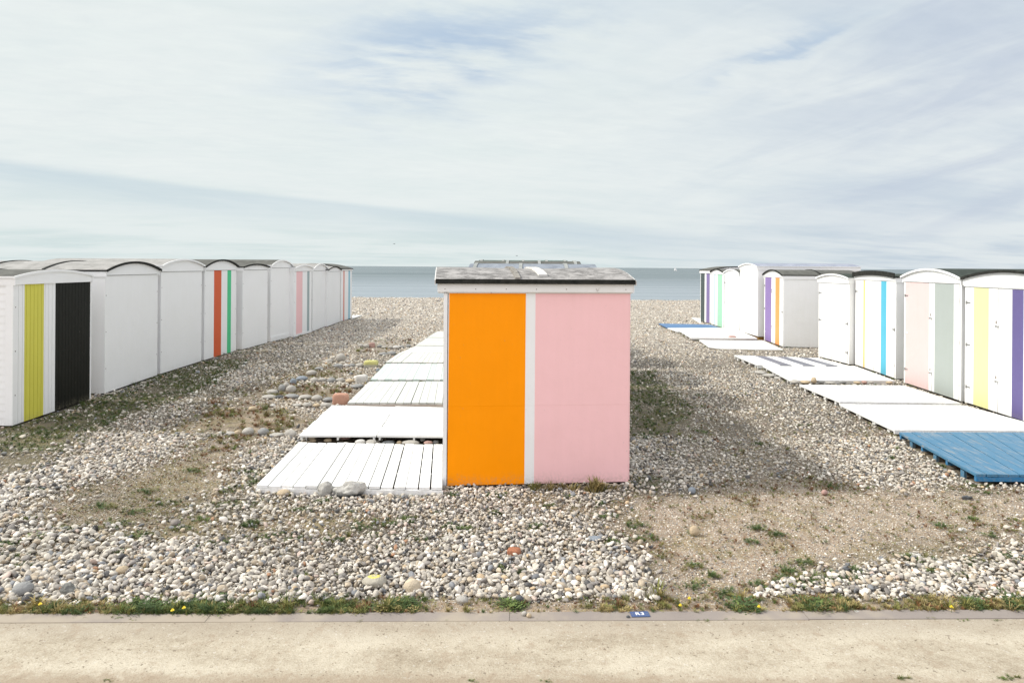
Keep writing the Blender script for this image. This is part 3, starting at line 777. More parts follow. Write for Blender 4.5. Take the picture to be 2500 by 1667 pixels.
hut('farthest right hut with charcoal and purple stripes', (1734.8, 791), (1709.5, 785.5), 'W', 2.2, (1735, 661, 0), (1745, 653, 0), (1735, 667.5, 0),
    [(1710.4, 1720, 'charcoal'), (1724, 1732.5, 'purple')], axis='y', roof=FELT_MID, group=GR, rise_min=0.15)


# ------------------------------------------------------------------ centre row
def centre_front():
    L = P(1081.6, 1191); R = P(1533.5, 1180.5)
    # local x = -(door side) outward to the left, here we simply build in the frame of the visible long wall:
    # local X runs along the wall (left to right), local Y goes back, Z up
    xv = Vector((R.x - L.x, R.y - L.y)); Wd = xv.length; xv /= Wd; yv = Vector((-xv.y, xv.x))
    root = empty('beach_hut', (L.x, L.y, 0), math.atan2(xv.y, xv.x))
    tag(root, 'large orange and pink painted hut standing alone in the centre foreground', 'beach hut', 'centre row of huts')
    D = 2.0; zf = 0.025
    h = zat(1100, 691, L.y); top = zat(1100, 713, L.y)

    def lx(px, py):
        a, _ = ray(px, py); dx, dy = a / FPX, 1.0
        # L + s*xv = t*(dx,dy)
        return (dx * L.y - dy * L.x) / (dy * xv.x - dx * xv.y)
    bots = [lx(1091.5, 1180), lx(1280, 1180), lx(1303.5, 1180)]; tops = [lx(1097, 720), lx(1284, 720), lx(1307.5, 720)]
    mb = MB(); mats = [WHITE, C('orange'), C('rose'), DARKGAP]
    rows = 8; seamz = 0.865

    def X(i, z):
        if i == 0: return 0.045
        if i == 4: return Wd
        f = (z - zf) / (top - zf); return bots[i - 1] * (1 - f) + tops[i - 1] * f
    zs = [zf, 0.4, seamz - 0.004, seamz + 0.004, 1.3, 1.7, h]
    for i, mi in ((0, 0), (1, 1), (2, 0), (3, 2)):
        for a, b2 in zip(zs[:-1], zs[1:]):
            ya = 0.004 if a == seamz + 0.004 else 0.0; 
            pa = 0.0 if a >= seamz + 0.003 else 0.0012; pb = 0.0 if b2 >= seamz + 0.003 else 0.0012
            mb.poly([(X(i, a), pa - 0.004, a), (X(i + 1, a), pa - 0.004, a), (X(i + 1, b2), pb - 0.004, b2), (X(i, b2), pb - 0.004, b2)], mi)
    mb.poly([(Wd, -0.002, zf), (Wd, D, zf), (Wd, D, h), (Wd, -0.002, h)], 0)
    mb.poly([(Wd, D, zf), (0.0, D, zf), (0.0, D, h), (Wd, D, h)], 0)
    mb.poly([(0.04, D, zf), (0.04, 0.0, zf), (0.04, 0.0, h), (0.04, D, h)], 3)
    mb.poly([(0.04, 0, zf), (0.04, D, zf), (Wd, D, zf), (Wd, 0, zf)], 3)
    mb.build('wall', mats, root)
    mb = MB(); mb.box(Wd + 0.001, Wd + 0.012, -0.003, 0.05, zf + 0.02, h - 0.1, 0); mb.build('corner_strip', C('rose'), root)
    # door side: frame post seen edge-on at the left and two doors
    mb = MB(); mb.box(-0.005, 0.036, -0.014, 0.05, 0.03, h - 0.09); mb.build('door_frame', WHITE, root)
    for a, b2 in ((0.06, 0.98), (0.99, 1.93)):
        mb = MB(); mb.box(0.005, 0.035, a, b2, 0.06, h - 0.12); d = mb.build('door', WHITE, root)
        for z in (0.35, 1.0, 1.7):
            mb = MB(); mb.box(-0.004, 0.0045, a + 0.01 if a < 0.5 else b2 - 0.12, a + 0.11 if a < 0.5 else b2 - 0.02, z - 0.015, z + 0.015); mb.build('hinge', STEEL, d)
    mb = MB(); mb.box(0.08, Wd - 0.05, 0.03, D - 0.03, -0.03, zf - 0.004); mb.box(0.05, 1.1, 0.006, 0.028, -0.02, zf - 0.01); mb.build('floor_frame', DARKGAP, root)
    # white fascia board, black tarred roof edge, curved felt roof
    x0 = lx(1068, 700); x1 = lx(1543, 700)
    mb = MB(); mb.box(x0, x1 - 0.0, -0.045, -0.015, top + 0.002, h + 0.004)
    mb.box(x0 + 0.01, x1 + 0.0, -0.014, 0.02, top - 0.012, top + 0.03)
    mb.box(x1 + 0.001, x1 + 0.012, -0.05, -0.02, top - 0.002, h + 0.005); mb.build('fascia', WHITE_WORN, root)
    mb = MB(); mb.box(x0 + 0.01, x1, D + 0.01, D + 0.04, top, h + 0.004); mb.build('fascia', WHITE_WORN, root)
    xa = lx(1064, 690); xb = lx(1547, 690)
    sag = lambda a: -0.018 * math.exp(-((a - 1.05) / 0.55) ** 2) + 0.012 * math.exp(-((a - 1.85) / 0.15) ** 2)
    mb = MB(); barrel(mb, 'x', xa, xb, D / 2 + 0.07, h + 0.006, 0.135, 0.03, 0, n=26, edge_mi=1, sag=sag)
    mb.v = [(v[0], v[1] + D / 2, v[2]) for v in mb.v]
    rf = mb.build('roof', [FELT_GREY, TAR], root)
    mb = MB(); mb.box(xa, xb, -0.082, -0.0705, h - 0.006, h + 0.044); mb.build('felt_edge', TAR, rf)
    for xx, s in ((xa - 0.012, 0), (xb + 0.001, 1)):
        mb = MB(); barrel(mb, 'x', xx, xx + 0.011, D / 2 + 0.075, h - 0.02, 0.137, 0.052)
        mb.v = [(v[0], v[1] + D / 2, v[2]) for v in mb.v]; mb.build('verge_trim', FLAKY, rf)
    for sx in (0.04, Wd - 0.02):
        mb = MB(); arch_panel(mb, 'x', sx, sx + 0.02, D / 2, top, h, 0.13); mb.v = [(v[0], v[1] + D / 2, v[2]) for v in mb.v]; mb.build('gable_board', WHITE, root)

    def plank(c0, wd, y0, y1, mat, skew):
        mb = MB(); n = 8; half = D / 2 + 0.07
        f = lambda y, c: arc_z(y - D / 2, half, h + 0.006, 0.135) + 0.032 + sag(c) * (1 - ((y - D / 2) / half) ** 2)
        for i in range(n):
            a = y0 + (y1 - y0) * i / n; b2 = y0 + (y1 - y0) * (i + 1) / n
            ca = c0 + skew * (a - y0); cb = c0 + skew * (b2 - y0)
            z0_, z1_ = f(a, ca), f(b2, cb)
            mb.hexa([(ca, a, z0_), (ca + wd, a, z0_), (cb + wd, b2, z1_), (cb, b2, z1_), (ca, a, z0_ + .022), (ca + wd, a, z0_ + .022), (cb + wd, b2, z1_ + .022), (cb, b2, z1_ + .022)])
        mb.build('batten', mat, rf)
    plank(lx(1257, 690), 0.055, -0.05, 1.4, WOODG, 0.0)
    plank(lx(1319, 684), 0.095, 0.12, 1.25, FLAKY, -0.03)
    # bolts on the fascia and seams
    for k in range(7):
        x = x0 + 0.08 + k * (x1 - x0 - 0.16) / 6; mb = MB(); mb.box(x - 0.004, x + 0.004, -0.05, -0.0455, top + 0.03, top + 0.038)
        mb.build('nail', RUST, root)
    FOOT.append(np.array([(L.x, L.y), (R.x, R.y), (R.x + yv.x * D, R.y + yv.y * D), (L.x + yv.x * D, L.y + yv.y * D)]))


centre_front()


def back_hut(label, xl, xr, y0, D, h, rise, roofm, jm, joints, rot, parts=True):
    root = empty('beach_hut', (xl, y0, 0), rot); tag(root, label, 'beach hut', 'centre row of huts')
    Wd = xr - xl; mb = MB()
    mb.box(0.03, Wd, 0, D, 0.03, h); mb.build('wall', WHITE, root)
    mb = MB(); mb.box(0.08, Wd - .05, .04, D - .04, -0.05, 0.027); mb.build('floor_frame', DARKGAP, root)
    for a, b2 in ((0.06, D / 2 - 0.005), (D / 2 + 0.005, D - 0.06)):
        mb = MB(); mb.box(-0.002, 0.027, a, b2, 0.06, h - 0.1); mb.build('door', WHITE, root)
    for sx in (0.0, Wd - 0.015):
        mb = MB(); arch_panel(mb, 'x', sx, sx + 0.025, D / 2 + 0.01, h - 0.06, h, rise); mb.v = [(v[0], v[1] + D / 2, v[2]) for v in mb.v]; mb.build('gable_board', WHITE, root)
    mb = MB(); barrel(mb, 'x', -0.07, Wd + 0.07, D / 2 + 0.04, h, rise + 0.01, 0.03, 0, edge_mi=1); mb.v = [(v[0], v[1] + D / 2, v[2]) for v in mb.v]
    rf = mb.build('roof', [roofm, TAR], root)
    for t in joints:
        mb = MB(); x = Wd * t; barrel(mb, 'x', x - 0.03, x + 0.03, D / 2 + 0.045, h + 0.012, rise + 0.01, 0.032); mb.v = [(v[0], v[1] + D / 2, v[2]) for v in mb.v]
        mb.build('roof_strip', jm, rf)
    c, s = math.cos(rot), math.sin(rot)
    FOOT.append(np.array([(xl + a * c - b2 * s, y0 + a * s + b2 * c) for a, b2 in ((0, 0), (Wd, 0), (Wd, D), (0, D))]))


JM = felt('pale_roof_strip', (0.22, 0.23, 0.22), (0.34, 0.35, 0.33), 9.0)
rows = [(9.45, 1.0, 1.02, 2.13, .13, FELT_GREY, (), 'white hut hidden directly behind the orange and pink hut'),
        (11.45, -0.76, 1.46, 2.19, .18, FELT_BLUE, (0.02, .40, .78), 'hut whose blue-grey roof shows just above the centre hut'),
        (13.75, -0.80, 1.42, 2.24, .20, FELT_MID, (.30, .62, .98), 'hut whose dull olive-grey roof shows third in the centre row'),
        (16.1, -0.83, 1.35, 2.26, .22, FELT_GREEN, (.0, .26, .50, .78, 1.0), 'hut with a dark green roof, farthest visible roof of the centre row'),
        (18.2, -0.92, 1.2, 2.1, .15, FELT_MID, (), 'white hut fifth in the centre row, out of sight'),
        (20.2, -0.96, 1.2, 2.1, .15, FELT_MID, (), 'white hut sixth in the centre row, out of sight')]
for i, (y, xl, xr, h, rise, fm, j, lab) in enumerate(rows):
    if i == 0: xl, xr = -0.80, 1.18
    back_hut(lab, xl + 0.07, xr - 0.07, y, 1.85, h, rise, fm, JM if i in (1, 2, 3) else TAR, j, -0.02 if i else 0.04)


# ------------------------------------------------------------------ decks
def deck(label, nl, nr, fr, fl, z, n, along='depth', mats=None, colour=None, gap=0.006, th=0.028, rail=0.05, rails=3, group=None, stripes=None, skirt=None, posts=0,
         postm=None, overhang=0.03, jit=0.003, corner=None, railm=None):
    q = [P(*c, z) for c in (nl, nr, fr, fl)]
    cx = sum((p.x for p in q)) / 4; cy = sum((p.y for p in q)) / 4
    L = [Vector((p.x - cx, p.y - cy)) for p in q]
    root = empty('wooden_deck', (cx, cy, 0)); tag(root, label, 'wooden deck', group)

    def B(s, t): return (L[0] * (1 - s) + L[1] * s) * (1 - t) + (L[3] * (1 - s) + L[2] * s) * t
    mats = mats or [DECKW]
    wd = (L[1] - L[0]).length if along == 'depth' else (L[3] - L[0]).length
    g = gap / wd / 2
    mb = MB()
    for i in range(n):
        a = i / n + g; b2 = (i + 1) / n - g; dz = random.uniform(-jit, jit); dz2 = dz + random.uniform(-jit, jit)
        a += random.uniform(-g, g) * .8; b2 += random.uniform(-g, g) * .8
        e0 = random.uniform(-0.004, 0.004); e1 = 1 + random.uniform(-0.004, 0.004)
        cs = [(a, e0), (b2, e0), (b2, e1), (a, e1)]
        if along != 'depth': cs = [(e0, a), (e1, a), (e1, b2), (e0, b2)]
        if corner and i < corner:  # rounded front-left corner
            k = (corner - i) / corner; cs[0] = (cs[0][0] , 0.0 + 0.16 * k ** 2) if along == 'depth' else cs[0]
            cs[1] = (cs[1][0], 0.16 * ((corner - i - 1) / corner) ** 2) if along == 'depth' else cs[1]
        p = [B(*c) for c in cs]; zz = [z + dz, z + dz2, z + dz2, z + dz]
        mi = stripes[i % len(stripes)] if stripes else (i % len(mats) if len(mats) > 1 else 0)
        mb.hexa([(v.x, v.y, w - th) for v, w in zip(p, zz)] + [(v.x, v.y, w) for v, w in zip(p, zz)], mi)
    mb.build('boards', mats, root)
    ov = overhang / ((L[3] - L[0]).length if along == 'depth' else (L[1] - L[0]).length)
    for i in range(rails):
        t = ov + (1 - 2 * ov) * i / (rails - 1); w = 0.02 / wd
        t0, t1 = t - 0.012, t + 0.012
        cs = [(0.006, t0), (0.994, t0), (0.994, t1), (0.006, t1)]
        if along != 'depth': cs = [(t0, 0.006), (t1, 0.006), (t1, 0.994), (t0, 0.994)]
        p = [B(*c) for c in cs]; zb = z - th - 0.004 - rail
        mb = MB(); mb.hexa([(v.x, v.y, zb) for v in p] + [(v.x, v.y, z - th - 0.004) for v in p]); mb.build('joist', railm or mats[0], root)
    if skirt:
        p = [B(*c) for c in ((0.0, -0.004), (1.0, -0.004), (1.0, 0.008), (0.0, 0.008))]
        mb = MB(); mb.hexa([(v.x, v.y, z - th - skirt) for v in p] + [(v.x, v.y, z - th - 0.003) for v in p]); mb.build('skirt_board', railm or mats[0], root)
    for k in range(posts):
        t = (k + 0.5) / posts; p = [B(s_, t_) for s_, t_ in ((0.012, t - .02), (0.03, t - .02), (0.03, t + .02), (0.012, t + .02))]
        mb = MB(); mb.hexa([(v.x, v.y, -0.03) for v in p] + [(v.x, v.y, z - th - rail * 0.4) for v in p]); mb.build('foot', postm or mats[0], root)
    FOOT.append(np.array([(v.x + cx, v.y + cy) for v in L]))
    return root


GC = 'white decks beside the centre row'
deck('nearest white slatted deck with wide gaps, left of the orange and pink hut', (625, 1184), (1082, 1190), (1082, 1085), (729, 1079), 0.10, 15, gap=0.013, rail=0.07, skirt=0.075, group=GC, jit=0.004, rails=4, overhang=0.015)
deck('raised white two-panel deck on blocks, second from the front, left panel', (730, 1062), (918, 1063), (963, 993), (810, 989), 0.14, 7, along='width', gap=0.004, rail=0.035, rails=3, group=GC, posts=3, jit=0.004)
deck('raised white two-panel deck on blocks, second from the front, right panel beside the hut', (921, 1062), (1100, 1064), (1100, 994), (965, 991), 0.145, 8, along='width', gap=0.006, rail=0.035, rails=3, group=GC, posts=3, jit=0.004)
deck('white boarded deck with a pinkish front board, third in the centre row', (848, 982.5), (1100, 982.5), (1100, 931), (901, 931.5), 0.10, 13, mats=[DECKD], gap=0.009, rail=0.05, skirt=0.06, group=GC, railm=paint('dull_pink_board', (0.55, 0.47, 0.42), 0.6))
deck('pale mint striped deck, fourth in the centre row', (904, 925.5), (1110, 926), (1110, 888), (942, 887), 0.07, 12, mats=[DECKM, DECKW], gap=0.006, rail=0.03, skirt=0.03, group=GC)
deck('narrow-boarded white deck just past the mint striped deck', (941, 884), (1120, 885), (1120, 861), (976, 860.3), 0.05, 14, mats=[DECKD], gap=0.010, rail=0.02, group=GC)
deck('smooth white deck, third from the far end of the centre row', (978, 860), (1120, 861), (1120, 845), (1015, 844), 0.05, 6, along='width', mats=[DECKD], gap=0.004, rail=0.02, group=GC)
deck('smooth white deck, second from the far end of the centre row', (1015, 842.5), (1120, 843.5), (1120, 825), (1043.5, 824.3), 0.05, 6, along='width', mats=[DECKD], gap=0.004, rail=0.02, group=GC)
deck('farthest small white deck of the centre row', (1043.5, 823), (1120, 824), (1120, 809.5), (1067.6, 809), 0.05, 6, along='width', mats=[DECKD], gap=0.004, rail=0.02, group=GC)
deck('tiny white deck at the far end of the left row', (859.5, 776.5), (861, 776.8), (884, 769), (859.5, 769), 0.05, 3, rail=0.02, group=GC)

GD = 'decks in front of the right row'
deck('weathered blue wooden deck in the right foreground', (2382.6, 1157.5), (2760, 1160), (2620, 1055), (2193.5, 1055), 0.13, 14, mats=[paint('worn_blue_paint', (0.055, 0.17, 0.28), 0.6, 0.8, 0.4, 0.9)], gap=0.009, rail=0.05, rails=4, group=GD,
     skirt=0.045, posts=3, railm=paint('blue_edge_paint', (0.022, 0.16, 0.33), 0.5, 0.6))
deck('large white deck in front of the lemon and violet hut', (2183.6, 1049), (2585, 1052), (2356, 989.5), (2049.7, 986), 0.09, 16, gap=0.004, rail=0.03, rails=4, group=GD, skirt=0.03, posts=4, jit=0.001)
deck('white deck in front of the blush and sage doors', (2050, 980), (2346, 984), (2207, 940.5), (1951, 939), 0.09, 16, gap=0.004, rail=0.03, rails=4, group=GD, skirt=0.03, posts=4, jit=0.001)
deck('white deck edged with stones, in front of the gold and blue striped hut', (1929, 928.4), (2185, 929), (2087, 893), (1861, 892.4), 0.09, 16, gap=0.002, rail=0.04, rails=3, group=GD, posts=4, jit=0.001)
deck('white deck painted with grey stripes', (1849, 890.5), (2073, 893.0), (1998, 873.5), (1791.8, 866.8), 0.11, 8, mats=[DECKW, C('stripegrey')], stripes=[0, 0, 1, 0, 1, 0, 1, 0], gap=0.001, rail=0.06, rails=4, group=GD, posts=4, jit=0.001)
deck('white deck with a rounded corner by the lilac and apricot hut', (1735, 850), (1912, 853.5), (1865, 831.8), (1706.8, 829.6), 0.06, 12, gap=0.001, rail=0.03, group=GD, jit=0.0, corner=3, skirt=0.03, railm=paint('sand_stained_board', (0.45, 0.39, 0.31), 0.7))
deck('raised white platform on posts in front of the tallest hut', (1687, 824.3), (1849, 825.3), (1806, 808), (1660, 808), 0.11, 8, gap=0.002, rail=0.03, rails=3, group=GD, posts=3, jit=0.0)
deck('white platform end beyond the raised platform, low beside the blue deck', (1654, 809), (1800, 809.5), (1770, 800.5), (1629, 800.5), 0.09, 8, gap=0.002, rail=0.03, group=GD, jit=0.0, posts=2)
deck('small plain blue deck in the distance on the right', (1628, 799.3), (1763, 802), (1735, 792.4), (1607.6, 789.4), 0.08, 8, mats=[C('farblue')], gap=0.003, rail=0.03, group=GD, jit=0.0, skirt=0.02)
deck('farthest white deck corner, by the charcoal striped hut', (1706, 786.5), (1712, 787), (1709, 776.5), (1688, 775.6), 0.05, 4, gap=0.001, rail=0.02, group=GD, jit=0.0)

# ------------------------------------------------------------------ stones laid out one by one
import bmesh


def ico(sub):
    bm = bmesh.new(); bmesh.ops.create_icosphere(bm, subdivisions=sub, radius=1.0)
    v = np.array([x.co[:] for x in bm.verts]); f = [tuple(x.index for x in fc.verts) for fc in bm.faces]; bm.free()
    return v, f


ICO3 = ico(4); ICO2 = ico(3); ICO1 = ico(2)


def pebble_shape(base, seed, kind='round', amp=0.10):
    v = base[0].copy(); o = Vector((seed * 7.31 % 91, seed * 3.7 % 57, seed * 1.9 % 33))
    if kind == 'block': v = np.sign(v) * np.abs(v) ** 0.45; 
    if kind == 'angular':
        rs = np.random.default_rng(int(seed)); d = rs.normal(size=(9, 3)); d /= np.linalg.norm(d, axis=1)[:, None]
        for k in range(9):
            t = v @ d[k]; lim = rs.uniform(0.62, 0.85); m_ = t > lim; v[m_] -= np.outer((t[m_] - lim) * 0.95, d[k])
    r = np.array([mnoise.noise(Vector(p) * 0.9 + o) * amp * 1.6 + mnoise.noise(Vector(p) * 2.3 + o) * amp * 0.6 + mnoise.noise(Vector(p) * 6 + o) * amp * 0.16 for p in v])
    v = v * (1 + r)[:, None]
    return v, base[1]


def stone_mat(name, col, spots=0.5, paintc=None, ring=False, cap=0.0, dark=None):
    m, T, b = new_mat(name, 0.8, 0.3)
    tc = T.n.new('ShaderNodeTexCoord'); oc = tc.outputs['Object']; geo = T.n.new('ShaderNodeNewGeometry'); pos = geo.outputs['Position']
    n1 = T.noise(pos, 14.0, 4.0, 0.6); n2 = T.noise(pos, 70.0, 3.0, 0.7)
    c = T.mix(n1, tuple(v * 0.72 for v in col) + (1,), tuple(min(v * 1.22, 0.85) for v in col) + (1,))
    c = T.mix(T.ramp(n2, 0.58, 0.70, 0.0, spots), c, tuple(v * 0.5 for v in col) + (1,))
    p = T.sep(oc)
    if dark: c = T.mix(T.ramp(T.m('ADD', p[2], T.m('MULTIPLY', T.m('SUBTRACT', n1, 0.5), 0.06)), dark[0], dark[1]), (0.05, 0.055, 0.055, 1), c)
    if ring:
        rr = T.m('SQRT', T.m('ADD', T.m('POWER', p[0], 2.0), T.m('POWER', T.m('MULTIPLY', p[1], 1.3), 2.0)))
        f = T.m('MULTIPLY', T.ramp(rr, 0.050, 0.044), T.ramp(rr, 0.019, 0.025))
        f = T.m('MAXIMUM', f, T.ramp(rr, 0.009, 0.006))
        f = T.m('MULTIPLY', f, T.ramp(n2, 0.30, 0.42)); c = T.mix(T.m('MULTIPLY', f, T.ramp(p[2], 0.02, 0.04)), c, (*paintc, 1))
    elif paintc:
        c = T.mix(T.m('MULTIPLY', T.ramp(T.m('ADD', p[2], T.m('MULTIPLY', n1, 0.05)), cap, cap + 0.02), T.ramp(n2, 0.28, 0.45)), c, (*paintc, 1))
    T.l.new(c, b.inputs['Base Color']); T.l.new(T.bump(T.m('ADD', n2, T.m('MULTIPLY', n1, 2.5)), 0.8, 0.010), b.inputs['Normal'])
    return m


SC_ = {'pale': (0.39, 0.37, 0.33), 'white': (0.54, 0.525, 0.49), 'grey': (0.27, 0.27, 0.26), 'dark': (0.085, 0.09, 0.095), 'blue': (0.24, 0.27, 0.30), 'tan': (0.46, 0.37, 0.25),
       'brick': (0.34, 0.14, 0.075), 'terra': (0.50, 0.28, 0.20), 'rosy': (0.42, 0.27, 0.23)}
SM = {k: stone_mat(k + '_stone', v) for k, v in SC_.items()}
SM['terra'] = stone_mat('terracotta_stone', SC_['terra'], 0.15); SM['white'] = stone_mat('white_stone', SC_['white'], 0.2)
WORDS = {'pale': 'pale', 'white': 'white', 'grey': 'grey', 'dark': 'dark', 'blue': 'bluish grey', 'tan': 'tan', 'brick': 'brick red', 'terra': 'terracotta', 'rosy': 'rosy'}
_ns = [0]


def stone(px, py, w, hgt, colr, label, kind='round', zb=0.0, amp=0.10, push=0.9, mat=None, group=None, base=None, rot=None, depthf=0.8, sink=0.12):
    p = P(px, py, zb); s = p.y / FPX
    W_ = w * s / 2; H_ = max(hgt * s, 0.012)
    # the pixel height covers the stone's height plus some of its top
    Dp = W_ * depthf; tilt = CAM_H / p.y
    H_ = max(H_ - Dp * tilt * 0.8, H_ * 0.55) / 2
    _ns[0] += 1
    v, f = pebble_shape(base or ICO2, _ns[0], kind, amp)
    v = v * np.array([W_, Dp, H_ * 1.08])
    me = bpy.data.meshes.new('stone'); me.from_pydata(v.tolist(), [], f); me.materials.append(mat or SM[colr])
    me.polygons.foreach_set('use_smooth', [kind != 'angular'] * len(f)); me.update()
    o = bpy.data.objects.new('stone', me); SC.collection.objects.link(o)
    o.location = (p.x, p.y + Dp * push, zb + H_ * (1 - sink)); o.rotation_euler = (0, 0, rot if rot is not None else random.uniform(-0.3, 0.3))
    tag(o, label, 'stone', group)
    return o


def ordw(i): return ['first', 'second', 'third', 'fourth', 'fifth', 'sixth', 'seventh', 'eighth', 'ninth', 'tenth', 'eleventh', 'twelfth', 'thirteenth'][i]


def stone_row(rows, where, group, **kw):
    rows = sorted(rows, key=lambda r: r[0])
    for i, r in enumerate(rows):
        w, h = r[2], r[3]; shape = 'flat' if w > 2.2 * h else ('oval' if w > 1.5 * h else 'round')
        stone(*r[:5], f'{WORDS[r[4]]} {shape} stone, {ordw(i)} from left {where}', group=group, **kw)


stone_row([(536, 1062, 20, 9, 'pale'), (560, 1064, 26, 11, 'pale'), (578, 1063, 18, 13, 'tan'), (601, 1064, 30, 21, 'pale'), (639, 1064, 28, 20, 'grey'), (672, 1068, 34, 12, 'pale'), (706, 1069, 30, 21, 'pale')],
          'in the line ending at the raised deck', 'stone line by the second deck')
stone_row([(614, 1004, 22, 13, 'tan'), (664, 994, 15, 8, 'white'), (722, 994, 22, 9, 'pale'), (748, 994, 23, 12, 'pale'), (771, 995, 18, 11, 'tan'), (794, 997, 27, 14, 'pale')],
          'in the broken line behind the raised deck', 'stones behind the second deck')
stone_row([(651, 976, 37, 13, 'pale'), (679, 974, 22, 10, 'dark'), (708, 975, 36, 14, 'grey'), (742, 976, 32, 13, 'pale'), (771, 980, 27, 16, 'pale'), (799, 982, 28, 13, 'grey')],
          'in the line ending at the terracotta block', 'stone garden edge')
stone_row([(661, 965, 28, 15, 'pale'), (675, 962, 9, 12, 'dark'), (686, 957, 17, 20, 'grey'), (697, 952, 16, 20, 'pale'), (708, 960, 24, 21, 'pale')],
          'in the left edge of the stone garden', 'stone garden edge')
stone_row([(714, 939, 16, 16, 'blue'), (734, 931, 27, 14, 'blue'), (764, 936, 20, 15, 'pale'), (784, 934, 21, 13, 'pale'), (807, 936, 21, 15, 'grey'), (829, 934, 22, 12, 'pale'), (852, 936, 23, 11, 'tan')],
          'in the line ending at the white block', 'stone garden edge')
stone_row([(758, 918, 26, 15, 'pale'), (777, 904, 21, 9, 'grey'), (803, 885, 17, 9, 'pale'), (823, 898, 25, 10, 'grey'), (844, 897, 16, 9, 'white'), (858, 897, 16, 10, 'grey'), (878, 897, 23, 12, 'pale')],
          'in the line ending at the yellow stone', 'stone line by the fourth deck')
stone_row([(880, 848, 16, 9, 'pale'), (893, 850, 15, 11, 'pale'), (926, 849, 14, 8, 'grey'), (938, 851, 16, 7, 'pale'), (952, 852, 13, 8, 'pale'), (966, 852, 16, 9, 'white'), (980, 851, 14, 8, 'grey'), (996, 849, 14, 9, 'grey')],
          'in the far line around the pink brick', 'far stone line')
stone_row([(935, 869, 22, 10, 'grey'), (954, 868, 24, 11, 'grey')], 'of the two grey stones beside the narrow-boarded deck', 'far stone line')
stone_row([(765, 1078, 16, 8, 'tan'), (801, 1078, 20, 11, 'tan'), (844, 1072, 26, 12, 'rosy'), (845, 1085, 19, 8, 'white'), (880, 1084, 26, 15, 'white'), (907, 1084, 28, 14, 'pale'), (949, 1084, 32, 12, 'dark'), (975, 1083, 13, 9, 'tan'), (1003, 1084, 40, 14, 'pale'),
           (1032, 1076, 13, 8, 'white'), (1045, 1084, 22, 11, 'rosy'), (1064, 1082, 15, 9, 'grey')], 'in the gap between the nearest decks', 'stones under the second deck', zb=0.03, push=-0.2)
stone(830, 990, 39, 31, 'terra', 'upright terracotta block at the corner of the third deck', 'block', amp=0.04, depthf=0.45)
stone(881, 936, 29, 22, 'white', 'squarish white block at the end of a stone line', 'block', amp=0.05, depthf=0.7)
stone(869, 950, 32, 13, 'grey', 'flat mossy grey stone just in front of the white block')
stone(829, 884, 23, 22, 'pale', 'large upright egg-shaped pale stone', amp=0.05, depthf=0.9)
stone(904, 898, 34, 19, 'pale', 'stone painted yellow on top beside the narrow-boarded deck', 'block', amp=0.07, mat=stone_mat('yellow_topped_stone', (0.45, 0.43, 0.33), 0.3, (0.47, 0.45, 0.17), cap=0.012), depthf=0.7)
stone(922, 909, 10, 11, 'blue', 'small bluish stone against the mint striped deck corner')
stone(907, 849, 15, 13, 'rosy', 'small pink brick standing in the far stone line', 'block', amp=0.04)
stone(1055, 993, 24, 9, 'grey', 'grey stone lying against the pinkish front board of the third deck')
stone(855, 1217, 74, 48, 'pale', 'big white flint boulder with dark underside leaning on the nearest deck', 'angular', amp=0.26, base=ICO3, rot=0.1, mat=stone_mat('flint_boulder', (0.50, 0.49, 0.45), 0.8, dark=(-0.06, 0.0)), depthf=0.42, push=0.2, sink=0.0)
stone(795, 1213, 36, 44, 'grey', 'knobbly grey stone left of the big flint boulder', amp=0.22, base=ICO3, mat=stone_mat('knobbly_stone', (0.36, 0.35, 0.32), 0.8), depthf=0.7, push=0.1)
stone(692, 1211, 32, 20, 'tan', 'smooth oval stone against the front of the nearest deck', push=0.0)
stone(909, 1440, 62, 36, 'pale', 'flattish stone with a yellow painted ring on top', amp=0.08, base=ICO3, rot=0.1,
      mat=stone_mat('ring_painted_stone', (0.40, 0.37, 0.30), 0.7, (0.60, 0.54, 0.14), ring=True), depthf=0.75)
stone(1004, 1454, 42, 42, 'tan', 'large round cream and orange stone near the kerb', amp=0.05, base=ICO3, mat=stone_mat('cream_stone', (0.52, 0.44, 0.32), 0.2))
stone(1255, 1362, 33, 24, 'brick', 'broken piece of red brick on the shingle', 'block', amp=0.10)
stone(949, 1421, 20, 20, 'dark', 'dark shiny flint right of the yellow ringed stone', 'angular', amp=0.14)
stone(1452, 1325, 36, 18, 'blue', 'dark blue-grey flint among the shingle right of centre', 'angular', amp=0.16)
stone(1177, 1336, 24, 13, 'dark', 'dark flint nugget above the red brick', 'angular', amp=0.16)
stone(1095, 1326, 32, 18, 'pale', 'cream stone just left of the dark flint nugget', amp=0.1)
stone(1268, 1476, 22, 24, 'dark', 'grey-black stone standing in the grass by the kerb', amp=0.12)
stone(1128, 1478, 32, 24, 'pale', 'pale lumpy stone by the kerb grass in the middle', amp=0.16)
stone(43, 1461, 48, 40, 'grey', 'large smooth grey stone at the bottom left edge', base=ICO3, amp=0.05, rot=0.5)
stone(155, 1460, 42, 38, 'grey', 'rough dark grey rock above the kerb grass at the left', 'angular', base=ICO3, amp=0.16, mat=stone_mat('rough_grey_rock', (0.17, 0.17, 0.155), 0.6))
stone(292, 1405, 32, 24, 'tan', 'large beige pebble left of centre foreground')
stone(424, 1287, 25, 21, 'grey', 'single round brown-grey stone in the grassy patch', mat=stone_mat('brown_stone', (0.24, 0.215, 0.19)))
stone(562, 1494, 28, 16, 'tan', 'smooth oval stone lying in the kerb grass', amp=0.04)
stone(1691, 1207, 19, 19, 'blue', 'grey upright stone right of the centre hut', amp=0.08)
stone(1697, 1309, 23, 28, 'tan', 'upright cream stone alone on the bare ground', amp=0.1, depthf=0.6)
